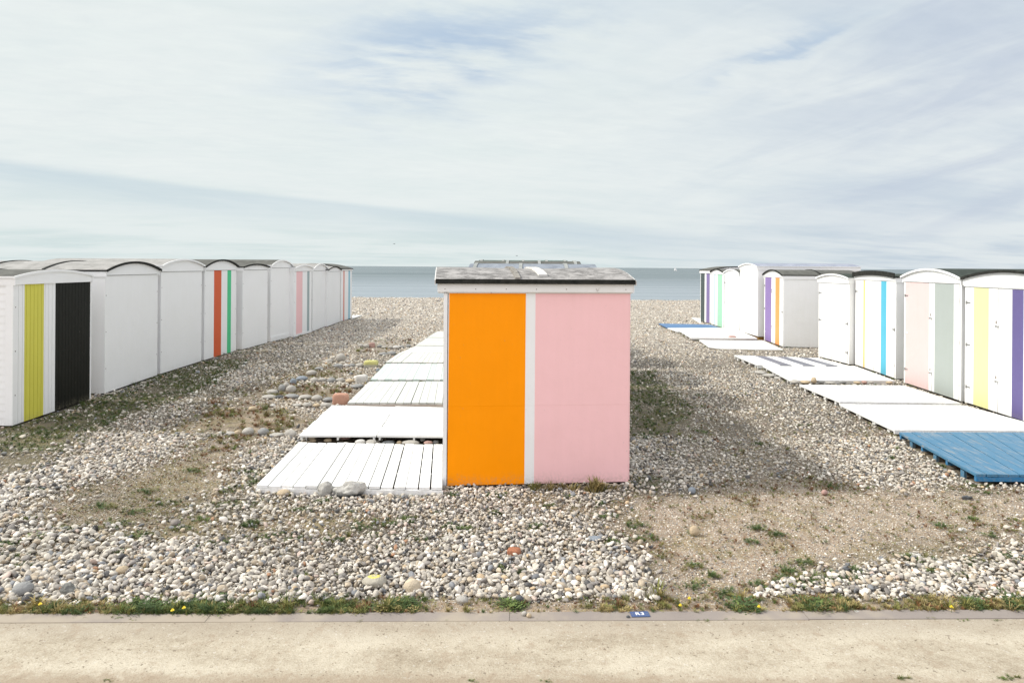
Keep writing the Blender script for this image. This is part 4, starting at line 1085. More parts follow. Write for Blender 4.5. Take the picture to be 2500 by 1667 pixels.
stone(2015, 1209, 15, 14, 'rosy', 'small pinkish stone upright on the bare ground', amp=0.12)
stone(2366, 1222, 26, 14, 'dark', 'dark knobbly flint below the blue deck corner', 'angular', amp=0.2)
stone(2354, 1301, 20, 14, 'white', 'bright white stone on the bare ground at the right', 'angular', amp=0.06)
stone(2240, 1360, 26, 10, 'white', 'long white stone near the lower right shingle', amp=0.05)
stone(1280, 1504, 14, 13, 'pale', 'left one of two small round pebbles on the kerb', zb=0.013)
stone(1292, 1508, 13, 12, 'tan', 'right one of two small round pebbles on the kerb', zb=0.013)
stone(2094, 1499, 14, 9, 'white', 'small white chip of stone at the kerb on the right', 'angular')
stone(2325, 1496, 18, 10, 'tan', 'small cream stone touching the kerb near the right edge')
stone(1534, 1508, 9, 6, 'dark', 'dark little clod beside the blue sign plate', zb=0.013, amp=0.25)
stone(2070, 1398, 22, 14, 'dark', 'dark earthy lump on the bare ground right of centre', amp=0.2)
stone(1790, 832, 18, 13, 'rosy', 'pinkish block tucked under the raised white platform', 'block', amp=0.05)
stone_row([(1855, 895, 13, 7, 'pale'), (1861, 915, 28, 10, 'pale'), (1883, 923, 32, 11, 'pale'), (1902, 927, 18, 8, 'pale')], 'of the flat ones beside the stone-edged deck', 'flat stones by the right decks', depthf=1.1)
stone_row([(1943, 937, 24, 11, 'pale'), (1967, 937, 24, 10, 'tan'), (1988, 936, 14, 16, 'tan'), (2005, 936, 19, 9, 'grey'), (2030, 937, 26, 6, 'pale'), (2059, 936, 18, 8, 'grey'), (2094, 937, 18, 7, 'tan'), (2111, 937, 13, 9, 'rosy'), (2128, 936, 14, 6, 'pale'), (2172, 937, 16, 7, 'tan')],
          'along the front of the stone-edged deck', 'stones along a right deck', zb=0.065, push=0.4)
stone(316, 645, 14, 8, 'dark', 'dark stone lying on top of a hut roof at the left')
_s = bpy.context.scene.objects[-1]
st = [o for o in SC.objects if o.get('label') == 'dark stone lying on top of a hut roof at the left'][0]
mid, xv, yv, hw, hh, ri, sl_, _ = inf
st.location = (mid.x - xv.x * 0.16, mid.y - xv.y * 0.16 - 0.05, hh + ri + 0.055); st.scale = (0.055 / max(st.dimensions.x / 2, 1e-3),) * 3


# ------------------------------------------------------------------ sign plate, flowers, birds, boats
def sign():
    p0 = P(1542, 1506, 0.014); p1 = P(1587, 1505, 0.014); pc = (p0 + p1) / 2
    root = empty('sign_plate', (pc.x, pc.y + 0.035, 0.014), math.atan2(p1.y - p0.y, p1.x - p0.x)); tag(root, 'small blue plate lettered R3 lying on the kerb', 'sign')
    wd = (p1 - p0).length / 2
    mb = MB(); mb.box(-wd, wd, -0.034, 0.034, 0.0, 0.004)
    mblue, T, b = new_mat('blue_enamel', 0.3); g = T.n.new('ShaderNodeNewGeometry')
    T.l.new(T.mix(T.noise(g.outputs['Position'], 120.0, 3.0, 0.7), (0.03, 0.065, 0.17, 1), (0.06, 0.10, 0.22, 1)), b.inputs['Base Color'])
    mb.build('plate', mblue, root)
    cu = bpy.data.curves.new('lettering', 'FONT'); cu.body = 'R3'; cu.size = 0.042; cu.space_character = 1.12; cu.extrude = 0.0006; cu.align_x = 'CENTER'; cu.align_y = 'CENTER'; cu.offset = 0.0004
    o = bpy.data.objects.new('lettering', cu); SC.collection.objects.link(o)
    bpy.context.view_layer.update(); dg = bpy.context.evaluated_depsgraph_get()
    me = bpy.data.meshes.new_from_object(o.evaluated_get(dg)); bpy.data.objects.remove(o)
    l = bpy.data.objects.new('lettering', me); me.materials.clear(); me.materials.append(paint('white_letter_paint', (0.85, 0.85, 0.85), 0.4, 0.1)); SC.collection.objects.link(l)
    l.parent = root; l.location = (0, 0, 0.0048); l.scale = (1.3, 1.1, 1)
    for sx in (-1, 1):
        mb = MB(); n = 8
        ring = [(sx * (wd - 0.013) + 0.003 * math.cos(a * 2 * math.pi / n), 0.003 * math.sin(a * 2 * math.pi / n)) for a in range(n)]
        mb.poly([(x, y, 0.0055) for x, y in ring])
        for a in range(n):
            x0_, y0_ = ring[a]; x1_, y1_ = ring[(a + 1) % n]; mb.poly([(x0_, y0_, 0.004), (x1_, y1_, 0.004), (x1_, y1_, 0.0055), (x0_, y0_, 0.0055)])
        mb.build('screw', STEEL, root)


sign()
petal, T, b = new_mat('yellow_petals', 0.6); b.inputs['Base Color'].default_value = (0.80, 0.62, 0.02, 1)
g = T.n.new('ShaderNodeNewGeometry'); T.l.new(T.mix(T.noise(g.outputs['Position'], 200.0), (0.80, 0.60, 0.02, 1), (0.85, 0.72, 0.06, 1)), b.inputs['Base Color'])
stemm, T, b = new_mat('green_stem', 0.7); g = T.n.new('ShaderNodeNewGeometry')
T.l.new(T.mix(T.noise(g.outputs['Position'], 90.0), (0.05, 0.09, 0.02, 1), (0.10, 0.13, 0.03, 1)), b.inputs['Base Color'])


def flower(px, py, label, r=0.014):
    p = P(px, py, 0.05); root = empty('dandelion', (p.x, p.y, 0.0), random.uniform(0, 6)); tag(root, label, 'flower', 'yellow flowers in the grass')
    mb = MB(); mb.hexa([(-.0015, -.0015, 0), (.0015, -.0015, 0), (.0015, .0015, 0), (-.0015, .0015, 0), (-.001, -.001, .05), (.001, -.001, .05), (.001, .001, .05), (-.001, .001, .05)])
    mb.build('stem', stemm, root)
    mb = MB()
    for ring, (rr, z, n) in enumerate(((r, 0.046, 12), (r * 0.7, 0.051, 10), (r * 0.4, 0.055, 7))):
        for k in range(n):
            a = 2 * math.pi * (k + ring * .5) / n; w = 0.32 * rr * 1.1
            c, s = math.cos(a), math.sin(a)
            mb.poly([(0, 0, z), (c * rr * .6 - s * w, s * rr * .6 + c * w, z + .003), (c * rr, s * rr, z + .004 + ring * .002), (c * rr * .6 + s * w, s * rr * .6 - c * w, z + .003)])
    mb.build('flower_head', petal, root)


for px, py, l in ((98, 1474, 'yellow dandelion in the kerb grass at the far left'), (421, 1489, 'yellow dandelion by the leafy clump in the left kerb grass'),
                  (449, 1483, 'smaller yellow dandelion just right of the leafy clump'), (1661, 1477, 'yellow dandelion in the kerb grass right of the blue plate'),
                  (1683, 1460, 'yellow dandelion slightly farther from the kerb, right of the blue plate'), (1853, 1480, 'lone yellow dandelion farther right in the kerb grass'),
                  (2323, 1481, 'yellow dandelion in the kerb grass near the right edge'), (892, 934, 'yellow dandelion beside the white block and mint striped deck')):
    flower(px, py, l)

SEA_Z = -2.2


def sailboat(px, py, sc, label, name='sailboat'):
    p = P(px, py, SEA_Z); root = empty(name, (p.x, p.y, SEA_Z), random.uniform(-0.5, 0.5)); tag(root, label, 'boat', 'boats on the horizon')
    mb = MB(); n = 8; prof = []
    for i in range(n + 1):
        x = -1 + 2 * i / n; w = 0.32 * (1 - max(0, x) ** 2) * (1 if x > -0.9 else .8); prof.append((x * 3.2, w * 3))
    for (xa, wa), (xb, wb) in zip(prof[:-1], prof[1:]):
        mb.hexa([(xa, -wa * .5, -0.1), (xb, -wb * .5, -0.1), (xb, wb * .5, -0.1), (xa, wa * .5, -0.1), (xa, -wa, .8), (xb, -wb, .8), (xb, wb, .8), (xa, wa, .8)])
    mb.build('hull', C('charcoal') if sc > 0.9 else WHITE, root)
    mb = MB(); mb.box(0.3, 0.42, -.06, .06, .8, 8.5); mb.build('mast', STEEL, root)
    mb = MB()
    for s in (0, 1):
        q = [(0.25, 0.03 * s, 1.3), (-2.9, 0.35 + 0.03 * s, 1.4), (-1.6, .25 + 0.03 * s, 4.6), (0.25, 0.03 * s, 8.3)]; mb.poly(q if s else q[::-1])
        q = [(0.55, 0.03 * s, 7.2), (3.0, .1 + 0.03 * s, 1.0), (0.7, 0.3 + 0.03 * s, 1.2)]; mb.poly(q if s else q[::-1])
    mb.build('sail', WHITE, root)
    root.scale = (sc,) * 3


def ship(px, py, wpx, label):
    p = P(px, py, SEA_Z); L_ = wpx * p.y / FPX; root = empty('cargo_ship', (p.x, p.y, SEA_Z)); tag(root, label, 'ship', 'boats on the horizon')
    hz = paint('ship_hull_paint', (0.42, 0.49, 0.53), 0.6, 0.3)  # pale colour paints distance haze onto the ships
    mb = MB(); h = L_ * 0.09
    mb.hexa([(-L_ / 2, -L_ * .07, -1), (L_ * .45, -L_ * .02, -1), (L_ * .45, L_ * .02, -1), (-L_ / 2, L_ * .07, -1), (-L_ / 2, -L_ * .08, h), (L_ * .5, -L_ * .02, h * 1.2), (L_ * .5, L_ * .02, h * 1.2), (-L_ / 2, L_ * .08, h)])
    mb.build('hull', hz, root)
    mb = MB(); mb.box(-L_ * .46, -L_ * .34, -L_ * .06, L_ * .06, h + .01, h * 2.6); mb.box(-L_ * .43, -L_ * .39, -L_ * .02, L_ * .02, h * 2.6, h * 3.1); mb.build('bridge', hz, root)
    for k in range(5):
        mb = MB(); mb.box(-L_ * .28 + k * L_ * .14, -L_ * .28 + k * L_ * .14 + L_ * .11, -L_ * .05, L_ * .05, h + .01, h * (1.5 + .3 * (k % 2)))
        mb.build('cargo', hz, root)


sailboat(1648.5, 662, 0.75, 'white sailboat on the sea left of the right row of huts')
sailboat(2068, 658.6, 1.3, 'white sail just above the roof of the lilac and apricot hut'); sailboat(2268, 659.0, 1.0, 'small white sail above the blush and sage hut roof')
sailboat(2326, 659.3, 1.0, 'left one of two tiny sails above the dark roof at the right'); sailboat(2337, 659.3, 1.0, 'right one of two tiny sails above the dark roof at the right')
ship(1653, 656.3, 7, 'faint grey ship on the horizon just above the sailboat'); ship(1692, 656.6, 4, 'faint tiny ship on the horizon left of the charcoal striped hut')
birdm = paint('gull_feathers', (0.16, 0.17, 0.18), 0.7, 0.2)


def bird(px, py, Y, label):
    a, b2 = ray(px, py); o = empty('bird', (a * Y / FPX, Y, CAM_H + b2 * Y / FPX), random.uniform(0.3, 1.2)); tag(o, label, 'bird', 'birds far off in the sky')
    mb = MB()
    for s in (-1, 1):
        pts = [(0.10, 0), (-0.12, 0), (-0.10, .35 * s), (-0.16, .8 * s), (0.0, .38 * s)]; z = [0.04, 0.04, .22, .12, .22]
        t = [(x, y, zz) for (x, y), zz in zip(pts, z)]; u_ = [(x, y, zz - .02) for x, y, zz in t]
        mb.poly(t if s > 0 else t[::-1]); mb.poly(u_[::-1] if s > 0 else u_)
    v, f = pebble_shape(ICO1, 5, amp=0.02); bb = len(mb.v); mb.v += [(p[0] * .26, p[1] * .07, p[2] * .07) for p in v]; mb.f += [tuple(bb + i for i in q) for q in f]; mb.m += [0] * len(f)
    m_ = mb.build('body', birdm, o)


bird(963, 596, 260, 'tiny bird in the sky left of the centre hut'); bird(1262, 625, 260, 'tiny bird just above the centre hut roof')

# ------------------------------------------------------------------ pebbles and grass (scattered stuff)
def make_instances(name, pts, rot, scl, idx, col, protos, mat_note, label):
    me = bpy.data.meshes.new(name); n = len(pts); me.vertices.add(n); me.vertices.foreach_set('co', pts.astype(np.float32).ravel())
    for nm, ty, arr, key in (('rot', 'FLOAT_VECTOR', rot, 'vector'), ('scl', 'FLOAT_VECTOR', scl, 'vector'), ('idx', 'INT', idx, 'value'), ('pcol', 'FLOAT_COLOR', col, 'color')):
        a = me.attributes.new(nm, ty, 'POINT'); a.data.foreach_set(key, arr.astype(np.int32 if ty == 'INT' else np.float32).ravel())
    o = bpy.data.objects.new(name, me); SC.collection.objects.link(o); tag(o, label, None, None, 'stuff')
    o['category'] = name
    coll = bpy.data.collections.new(name + '_shapes')
    for p in protos: coll.objects.link(p)
    ng = bpy.data.node_groups.new(name + '_scatter', 'GeometryNodeTree')
    ng.interface.new_socket('Geometry', in_out='INPUT', socket_type='NodeSocketGeometry'); ng.interface.new_socket('Geometry', in_out='OUTPUT', socket_type='NodeSocketGeometry')
    N = ng.nodes; gi = N.new('NodeGroupInput'); go = N.new('NodeGroupOutput'); iop = N.new('GeometryNodeInstanceOnPoints'); ci = N.new('GeometryNodeCollectionInfo')
    ci.inputs['Collection'].default_value = coll; ci.inputs['Separate Children'].default_value = True; ci.inputs['Reset Children'].default_value = True

    def attr(nm, ty):
        a = N.new('GeometryNodeInputNamedAttribute'); a.data_type = ty; a.inputs['Name'].default_value = nm
        return [s for s in a.outputs if s.enabled and s.name == 'Attribute'][0]
    ng.links.new(gi.outputs[0], iop.inputs['Points']); ng.links.new(ci.outputs[0], iop.inputs['Instance']); iop.inputs['Pick Instance'].default_value = True
    ng.links.new(attr('idx', 'INT'), iop.inputs['Instance Index'])
    er = N.new('FunctionNodeEulerToRotation'); ng.links.new(attr('rot', 'FLOAT_VECTOR'), er.inputs[0]); ng.links.new(er.outputs[0], iop.inputs['Rotation'])
    ng.links.new(attr('scl', 'FLOAT_VECTOR'), iop.inputs['Scale']); ng.links.new(iop.outputs[0], go.inputs[0])
    md = o.modifiers.new('scatter', 'NODES'); md.node_group = ng
    return o


def proto(name, v, f, mat, smooth=True):
    me = bpy.data.meshes.new(name); me.from_pydata(np.asarray(v).tolist(), [], f); me.materials.append(mat)
    me.polygons.foreach_set('use_smooth', [smooth] * len(f)); me.update(); return bpy.data.objects.new(name, me)


def pebble_material():
    m, T, b = new_mat('beach_pebble', 0.75, 0.3)
    a = T.n.new('ShaderNodeAttribute'); a.attribute_type = 'INSTANCER'; a.attribute_name = 'pcol'
    tc = T.n.new('ShaderNodeTexCoord'); oi = T.n.new('ShaderNodeObjectInfo')
    off = T.n.new('ShaderNodeVectorMath'); off.operation = 'ADD'; T.l.new(tc.outputs['Object'], off.inputs[0])
    T.l.new(T.comb(T.m('MULTIPLY', oi.outputs['Random'], 37.0), T.m('MULTIPLY', oi.outputs['Random'], 91.0), 0.0), off.inputs[1])
    n1 = T.noise(off.outputs[0], 1.3, 4.0, 0.6); n2 = T.noise(off.outputs[0], 6.0, 3.0, 0.7)
    k = T.ramp(n1, 0.25, 0.75, 0.66, 1.28, False)
    sc = T.n.new('ShaderNodeVectorMath'); sc.operation = 'SCALE'; T.l.new(a.outputs['Color'], sc.inputs[0]); T.l.new(k, sc.inputs['Scale'])
    c = T.mix(T.ramp(n2, 0.60, 0.72, 0.0, 0.55), sc.outputs[0], (0.20, 0.18, 0.15, 1))
    c = T.mix(T.m('MULTIPLY', T.ramp(n1, 0.60, 0.78), 0.35), c, (0.42, 0.32, 0.21, 1))
    T.l.new(c, b.inputs['Base Color']); T.l.new(T.bump(n2, 0.25, 0.05), b.inputs['Normal'])
    return m


def cheap_fbm_mask(X, Y, s, lo, hi): return np.clip((fbm(X, Y, s) - lo) / (hi - lo), 0, 1)


def scatter_pebbles():
    pm = pebble_material(); protos = []
    for k in range(10):
        v, f = pebble_shape(ICO2, 100 + k, 'angular' if k in (3, 7) else 'round', 0.15 if k % 3 else 0.24); protos.append(proto(f'pebble.{k:03d}', v * 0.5, f, pm))
    for k in range(4):
        v, f = pebble_shape(ICO1, 200 + k, 'round', 0.12); protos.append(proto(f'pebble.{10 + k:03d}', v * 0.5, f, pm))
    allp = []; alls = []; allr = []; alli = []; allc = []

    def layer(y0, y1, step, smin, smax, dens, sd, shelf=0.0, lowpoly=False, small=False):
        ys = np.arange(y0, y1, step); P_ = []
        for y in ys:
            half = 0.84 * y + 2.2; xs = np.arange(-half, half, step); P_.append(np.stack([xs, np.full_like(xs, y)], 1))
        p = np.concatenate(P_); p += RNG.uniform(-0.62, 0.62, p.shape) * step
        jr = RNG.normal(0, 0.17, p.shape) * (p[:, 1:2] / 7.0) * np.clip((p[:, 1:2] - 4.95) / 0.9, 0.12, 1); s, g, dr = zones(p[:, 0] + jr[:, 0], p[:, 1] + jr[:, 1] * .8, 0.10, 1)
        keep = RNG.random(len(p)) < dens(s, g, p) * (1 - (0.35 if small else 0.80) * dr * (1 - s))
        keep &= (p[:, 1] > kerb_y(p[:, 0]) + np.where(RNG.random(len(p)) < .05, 0.02, 0.06 + 0.10 * fbm(p[:, 0], p[:, 0] * 0, 1.9)))
        for q in FOOT:
            bb = (p[:, 0] > q[:, 0].min()) & (p[:, 0] < q[:, 0].max()) & (p[:, 1] > q[:, 1].min()) & (p[:, 1] < q[:, 1].max())
            keep &= ~(bb & inside(q, p[:, 0], p[:, 1]))
        p = p[keep]; s = s[keep]; g = np.maximum(g, dr * .5)[keep]; n = len(p)
        size = smin + (smax - smin) * RNG.random(n) ** sd
        big = 0.75 + 0.75 * fbm(p[:, 0] + 70, p[:, 1], 0.7)
        # piles beside the kerb and at the lower right hold the bigger cobbles
        near = np.clip((6.1 - p[:, 1]) / 1.4, 0, 1); near = np.maximum(near, np.clip((-p[:, 0] - 1.5) / 3, 0, 1) * 0.6)
        if not small: size *= np.clip(big, 0.6, 1.5) * (0.54 + 0.20 * near * np.where(p[:, 0] > 1.2, 0.2, 1.0)) * (1 - 0.35 * s)
        z = ground_h(p[:, 0], p[:, 1]) + size * RNG.uniform(0.0, 0.24, n) + shelf * (1 - s) * (1 - 0.6 * g) * RNG.random(n)
        sc = np.stack([size, size * RNG.uniform(0.50, 0.92, n), size * RNG.uniform(0.32, 0.72, n)], 1)
        tilt = 0.5 * (1 - 0.7 * s)
        rot = np.stack([RNG.normal(0, 1, n) * tilt, RNG.normal(0, 1, n) * tilt, RNG.uniform(0, 6.28, n)], 1)
        t = RNG.random(n); base = np.empty((n, 3))
        pal = np.array([[0.37, 0.345, 0.305], [0.49, 0.46, 0.405], [0.63, 0.60, 0.55], [0.38, 0.325, 0.25], [0.24, 0.225, 0.21], [0.19, 0.20, 0.215], [0.43, 0.335, 0.22], [0.08, 0.08, 0.082], [0.34, 0.20, 0.125], [0.45, 0.37, 0.325]])
        pr = np.array([.25, .22, .16, .12, .115, .04, .02, .04, .005, .03])
        ii = RNG.choice(len(pal), n, p=pr); base = (1.0 + 0.10 * np.clip((p[:, 1:2] - 8) / 6, 0, 1)) * np.array([1.13, 1.105, 1.065]) * pal[ii] * (1 + RNG.normal(0, .08, n))[:, None]
        mossy = (g * 0.35)[:, None]; base = base * (1 - mossy) + np.array([0.17, 0.16, 0.09]) * mossy
        idx = RNG.integers(10, 14, n) if lowpoly else RNG.integers(0, 10, n)
        allp.append(np.column_stack([p, z])); alls.append(sc); allr.append(rot); alli.append(idx); allc.append(np.column_stack([np.clip(base * 1.0, .02, .8), np.ones(n)]))
    full = lambda s, g, p: (1 - s) * (1 - 0.55 * g) + 0.0
    # near shingle, several overlapping layers
    layer(4.55, 9.5, 0.033, 0.038, 0.088, lambda s, g, p: (1 - s) ** 1.5 * (1 - g) ** 1.6 * np.clip(0.35 + 1.6 * fbm(p[:, 0], p[:, 1], 1.3) , 0, 1), 1.5, 0.030)
    layer(4.55, 9.5, 0.026, 0.018, 0.050, lambda s, g, p: (1 - 0.95 * s) * (0.10 + 0.90 * (1 - g) ** 1.8), 1.6, 0.010)
    layer(4.60, 9.5, 0.30, 0.070, 0.125, lambda s, g, p: (1 - s) * 0.55 * (1 - .4 * g), 1.6, 0.020)
    layer(4.60, 9.5, 0.085, 0.022, 0.060, lambda s, g, p: np.maximum(s * 0.22, 0) * (p[:, 1] > kerb_y(p[:, 0]) + .15), 2.6, 0.0)
    layer(4.60, 9.6, 0.017, 0.006, 0.021, lambda s, g, p: np.maximum(s, .5 * g) * 0.55 * (p[:, 1] > kerb_y(p[:, 0]) + .1), 1.8, 0.0, True, True)
    # middle distance
    layer(9.5, 16, 0.055, 0.035, 0.085, lambda s, g, p: (1 - 0.94 * s) * (0.12 + 0.88 * (1 - g) ** 1.8), 1.6, 0.012, True)
    layer(9.5, 16, 0.060, 0.020, 0.050, lambda s, g, p: (1 - 0.75 * s) * (0.15 + 0.85 * (1 - g) ** 1.5), 1.3, 0.0, True)
    layer(9.5, 16, 0.45, 0.09, 0.16, lambda s, g, p: (1 - s) * .5, 1.6, 0.0)
    layer(16, 30, 0.090, 0.045, 0.105, lambda s, g, p: (1 - 0.9 * s) * 0.95 * (1 - .4 * g), 1.4, 0.010, True)
    layer(30, 53, 0.17, 0.06, 0.15, lambda s, g, p: 0.9 + 0 * s, 1.4, 0.0, True)
    pts = np.concatenate(allp); print('pebbles', len(pts))
    make_instances('shingle', pts, np.concatenate(allr), np.concatenate(alls), np.concatenate(alli), np.concatenate(allc), protos, None, 'pale grey and cream beach pebbles covering the ground')


scatter_pebbles()


def leaf_material():
    m, T, b = new_mat('grass_blade', 0.7, 0.25)
    a = T.n.new('ShaderNodeAttribute'); a.attribute_type = 'INSTANCER'; a.attribute_name = 'pcol'
    tc = T.n.new('ShaderNodeTexCoord'); n1 = T.noise(tc.outputs['Object'], 9.0, 2.0, 0.6)
    sc = T.n.new('ShaderNodeVectorMath'); sc.operation = 'SCALE'; T.l.new(a.outputs['Color'], sc.inputs[0]); T.l.new(T.ramp(n1, 0.3, 0.7, 0.6, 1.5, False), sc.inputs['Scale'])
    T.l.new(sc.outputs[0], b.inputs['Base Color'])
    return m


GRASS_BITS = [(1210, 1212), (1207, 1257), (1131, 1297, 1.6), (1308, 1297, 1.1), (955, 1286), (887, 1290, 1.4), (1031, 1317, 1.3), (912, 1311), (818, 1320), (1560, 1286), (1567, 1320), (1256, 1405, .7), (1011, 1235, .7), (1107, 1214),
              (1068, 1257, .6), (286, 1281, 1.2), (398, 1230, 1.6), (557, 1234, 1.5), (615, 1232, 1.2), (358, 1201), (344, 1311, 1.2), (438, 1297), (611, 1284), (647, 1313, 1.6), (615, 1154, 1.8), (640, 1165, 1.4), (608, 1187, 1.2), (553, 1201), (470, 1152),
              (58, 1386, .8), (47, 1360, .8), (720, 1320), (500, 1270), (250, 1240), (180, 1290), (100, 1310), (60, 1270), (20, 1330), (330, 1250), (90, 1200), (520, 1330), (300, 1350, .7),
              (1845, 1293, .8), (1895, 1310, .7), (1833, 1324, .7), (1962, 1377), (1929, 1395), (1925, 1422, 1.4), (1975, 1418, 1.6), (2040, 1414, 1.3), (2090, 1396, .8), (2247, 1366, 1.1), (2215, 1362, .8), (2388, 1377, 1.1), (2453, 1362, .9), (2498, 1370, 1.2),
              (1696, 1433), (1776, 1452, 1.1), (2396, 1190), (2405, 1205, .8), (2300, 1290, .6), (2370, 1270, .6), (2420, 1310, .7), (1700, 1385, .6), (1740, 1410, .7), (1860, 1430, .8), (2270, 1396, .8), (2350, 1410, .7), (1000, 1275), (1100, 1290, .7),
              (740, 1250, .7), (790, 1230, .7), (860, 1255, .7), (1390, 1215, .8), (1460, 1230, .7), (1480, 1262, .8), (1345, 1240, .6), (1500, 1330, .7), (1715, 1054, .9), (1695, 995, .9), (1590, 918, .8), (1710, 967, 1.2), (1850, 1085, .7), (1950, 1040, .6), (2080, 1110, .6), (2170, 1120, .8),
              (2030, 1190, .6), (1230, 1393, .6), (740, 1412, .5), (640, 1180, 1.0)]


def scatter_grass():
    gm = leaf_material(); protos = []
    for k in range(4):      # fine tufts
        V = []; F = []
        rs = np.random.default_rng(k)
        for i in range(34):
            a = rs.uniform(0, 6.28); r = rs.uniform(0, .35) ** 1; L = rs.uniform(.35, 1.0); lean = rs.uniform(.2, .9); w = rs.uniform(.018, .035)
            bx, by = r * math.cos(a), r * math.sin(a); d = a + rs.uniform(-.8, .8); cx, cy = math.cos(d), math.sin(d); nx, ny = -cy * w, cx * w
            b0 = len(V)
            V += [(bx - nx, by - ny, -.05), (bx + nx, by + ny, -.05), (bx + cx * L * lean * .45 + nx, by + cy * L * lean * .45 + ny, L * .6), (bx + cx * L * lean * .45 - nx, by + cy * L * lean * .45 - ny, L * .6),
                  (bx + cx * L * lean, by + cy * L * lean, L * (1 - .35 * lean))]
            F += [(b0, b0 + 1, b0 + 2, b0 + 3), (b0 + 3, b0 + 2, b0 + 4)]
        protos.append(proto(f'tuft.{k:03d}', np.array(V), F, gm))
    for k in range(4):      # leafy weeds
        V = []; F = []; rs = np.random.default_rng(50 + k)
        for i in range(40):
            a = rs.uniform(0, 6.28); r = rs.uniform(.0, .75) ; zc = rs.uniform(.05, .40) * (1.1 - r); L = rs.uniform(.14, .30); w = L * rs.uniform(.22, .4)
            cx, cy = math.cos(a), math.sin(a); bx, by = r * math.cos(a + rs.uniform(-.9, .9)), r * math.sin(a + rs.uniform(-.9, .9)); up = rs.uniform(-.1, .6) * L
            b0 = len(V); nx, ny = -cy * w, cx * w
            V += [(bx, by, zc), (bx + cx * L * .5 + nx, by + cy * L * .5 + ny, zc + up * .7), (bx + cx * L, by + cy * L, zc + up), (bx + cx * L * .5 - nx, by + cy * L * .5 - ny, zc + up * .7)]
            F += [(b0, b0 + 1, b0 + 2, b0 + 3)]
        protos.append(proto(f'tuft.{4 + k:03d}', np.array(V), F, gm))
    pts = []; sc = []; idx = []; col = []
    green = np.array([0.095, 0.13, 0.035]); deep = np.array([0.060, 0.095, 0.032]); dry = np.array([0.30, 0.24, 0.10]); olive = np.array([0.15, 0.15, 0.045]); rust = np.array([0.20, 0.10, 0.045])

    def add(x, y, s, i, c):
        pts.append((x, y)); s *= math.exp(random.gauss(0, .25)); sc.append((s * random.uniform(.8, 1.3), s * random.uniform(.8, 1.3), s * random.uniform(.7, 1.1))); idx.append(i); col.append((*np.clip(c * random.uniform(.75, 1.3), .01, .6), 1))
    # strip along the kerb: dense green at the left, thinner and drier to the right
    for _ in range(15000):
        x = random.uniform(-4.6, 4.8); d = abs(random.gauss(0, .10)) - 0.014
        y = kerb_y(x) + 0.005 + d
        dn = float(fbm(np.array([x * 1.0]), np.array([3.3]), 1.8)[0])
        dn2 = float(fbm(np.array([x * 1.0]), np.array([y * 2.0]), 4.5)[0]); dens = np.clip((dn - .36) * 4.5, 0.35 if x < -1.0 else 0.06, 1) * np.clip((dn2 - .30) * 4, 0, 1) * (1.0 if x < -1.2 else 0.7)
        if random.random() > dens: continue
        if d > 0.22: continue
        u_ = random.random(); gr = np.clip(.38 - .10 * x / 4 + (dn - .5) * 1.6, .12, .85) if x < 1.0 else np.clip(.18 + (dn - .5) * 2.2, .05, .7)
        c = (green if random.random() < .55 else deep) if u_ < gr else (olive * 1.15 if u_ < gr + .28 else (dry if random.random() < .8 else rust))
        add(x, y, (random.uniform(.045, .075) if random.random() < .05 else random.uniform(.014, .040)), random.randrange(8) if random.random() < .6 else random.randrange(4), c)
    # the big leafy clump by the kerb at the left and one at the right edge
    for (px, py, r, n_) in ((345, 1483, .13, 120), (2488, 1478, .13, 110), (1998, 1482, .10, 60), (1820, 1486, .09, 50), (512, 1462, .08, 40), (2380, 1480, .09, 50), (1250, 1480, .08, 40), (985, 1478, .09, 60)):
        c0 = P(px, py)
        for _ in range(n_): add(c0.x + random.gauss(0, r * .6), c0.y + random.gauss(0, r * .35), random.uniform(.03, .065), random.randrange(4, 8), deep * 1.1 if random.random() < .7 else green)
    for bit in GRASS_BITS:
        c0 = P(bit[0], bit[1]); r = .055 * (bit[2] if len(bit) > 2 else 1) * (c0.y / 6) ** .5
        for _ in range(int(26 * (bit[2] if len(bit) > 2 else 1))):
            u_ = random.random(); add(c0.x + random.gauss(0, r), c0.y + random.gauss(0, r * .7), random.uniform(.018, .042), random.randrange(8), deep * 1.15 if u_ < .6 else (green if u_ < .85 else olive))
    # low growth over the mossy and bare zones
    def cover(x0, x1, y0, y1, n_, smin, smax):
        X = RNG.uniform(x0, x1, n_); Y = RNG.uniform(y0, y1, n_); s, g, dr = zones(X, Y, .1, 1); g = np.maximum(g, dr * .55); nn = fbm(X, Y, 2.2); n5 = fbm(X + 9, Y, 5.0)
        for x, y, s_, g_, q, q5 in zip(X, Y, s, g, nn, n5):
            if y < kerb_y(x) + .02: continue
            pr = g_ * np.clip((q - .22) * 4.0, 0, 1) + s_ * (.10 + .75 * np.clip((q - .42) * 5, 0, 1) * np.clip((q5 - .4) * 6, 0, 1)) + 0.02
            if random.random() > pr: continue
            if any(inside(f_, np.array([x]), np.array([y]))[0] for f_ in FOOT if abs(f_[:, 0].mean() - x) < 2.2 and abs(f_[:, 1].mean() - y) < 2.2): continue
            u_ = random.random()
            if g_ > .5: c = green * .85 if u_ < .45 else (deep if u_ < .75 else olive)
            else: c = olive if u_ < .30 else (dry * .55 if u_ < .55 else (rust * .8 if u_ < .90 else green))
            add(x, y, random.uniform(smin, smax) * (1.5 if s_ > .5 and g_ < .3 else 1), random.randrange(8), c)
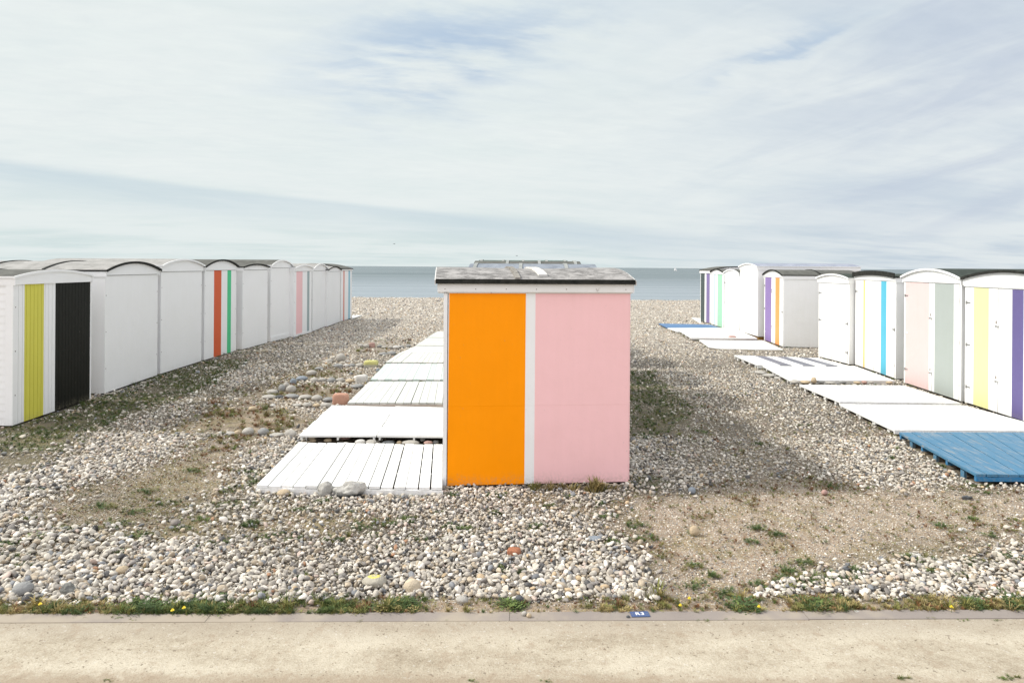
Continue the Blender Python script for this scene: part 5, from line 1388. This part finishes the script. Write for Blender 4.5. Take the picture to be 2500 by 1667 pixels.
    cover(-5.5, 6.5, 4.7, 8.5, 60000, .008, .020); cover(-9, 7, 8.5, 17, 60000, .018, .046); cover(-9, 9, 17, 26, 9000, .03, .06)
    # foot of the huts
    for q in FOOT:
        for a, b2 in zip(q, np.roll(q, -1, 0)):
            L = np.hypot(*(b2 - a))
            for _ in range(int(L * 9)):
                t = random.random(); x, y = a * (1 - t) + b2 * t; ctr = q.mean(0); d = np.array([x, y]) - ctr; d /= np.hypot(*d); r = random.uniform(.01, .07)
                if fbm(np.array([x]), np.array([y]), 3.1)[0] > .52: add(x + d[0] * r, y + d[1] * r, random.uniform(.02, .055), random.randrange(8), green if random.random() < .6 else olive)
    # tall dry stalks at the foot of the pink wall
    for _ in range(34):
        p = P(random.choice([1303, 1345, 1390, 1412, 1440, 1455, 1330, 1500]) + random.gauss(0, 12), 1190 + random.uniform(0, 10)); add(p.x, p.y, random.uniform(.05, .12), random.randrange(4), dry * .8 if random.random() < .6 else olive)
    # weeds in the joints of the path
    for px, py, n_ in ((290, 1513, 14), (328, 1518, 10), (200, 1513, 6), (625, 1518, 5), (1090, 1516, 4), (1240, 1532, 0), (2203, 1659, 16), (2450, 1660, 22), (2480, 1657, 12), (1150, 1665, 8), (1330, 1666, 8), (260, 1664, 8), (1723, 1518, 5), (2270, 1512, 12), (2350, 1517, 5), (2440, 1518, 5), (1775, 1514, 5), (873, 1518, 3), (1330, 1516, 4)):
        c0 = P(px, py)
        for _ in range(n_): add(c0.x + random.gauss(0, .025), c0.y + random.gauss(0, .008), random.uniform(.008, .02), random.randrange(8), green if random.random() < .6 else olive)
    p = np.array(pts); z = ground_h(p[:, 0], p[:, 1]) + np.where(p[:, 1] > kerb_y(p[:, 0]) + .1, 0.012, 0.008)
    n = len(p); rot = np.stack([RNG.normal(0, .12, n), RNG.normal(0, .12, n), RNG.uniform(0, 6.28, n)], 1); print('grass', n)
    make_instances('grass', np.column_stack([p, z]), rot, np.array(sc), np.array(idx), np.array(col), protos, None, 'low green and dry grass and weeds growing between the pebbles')


scatter_grass()
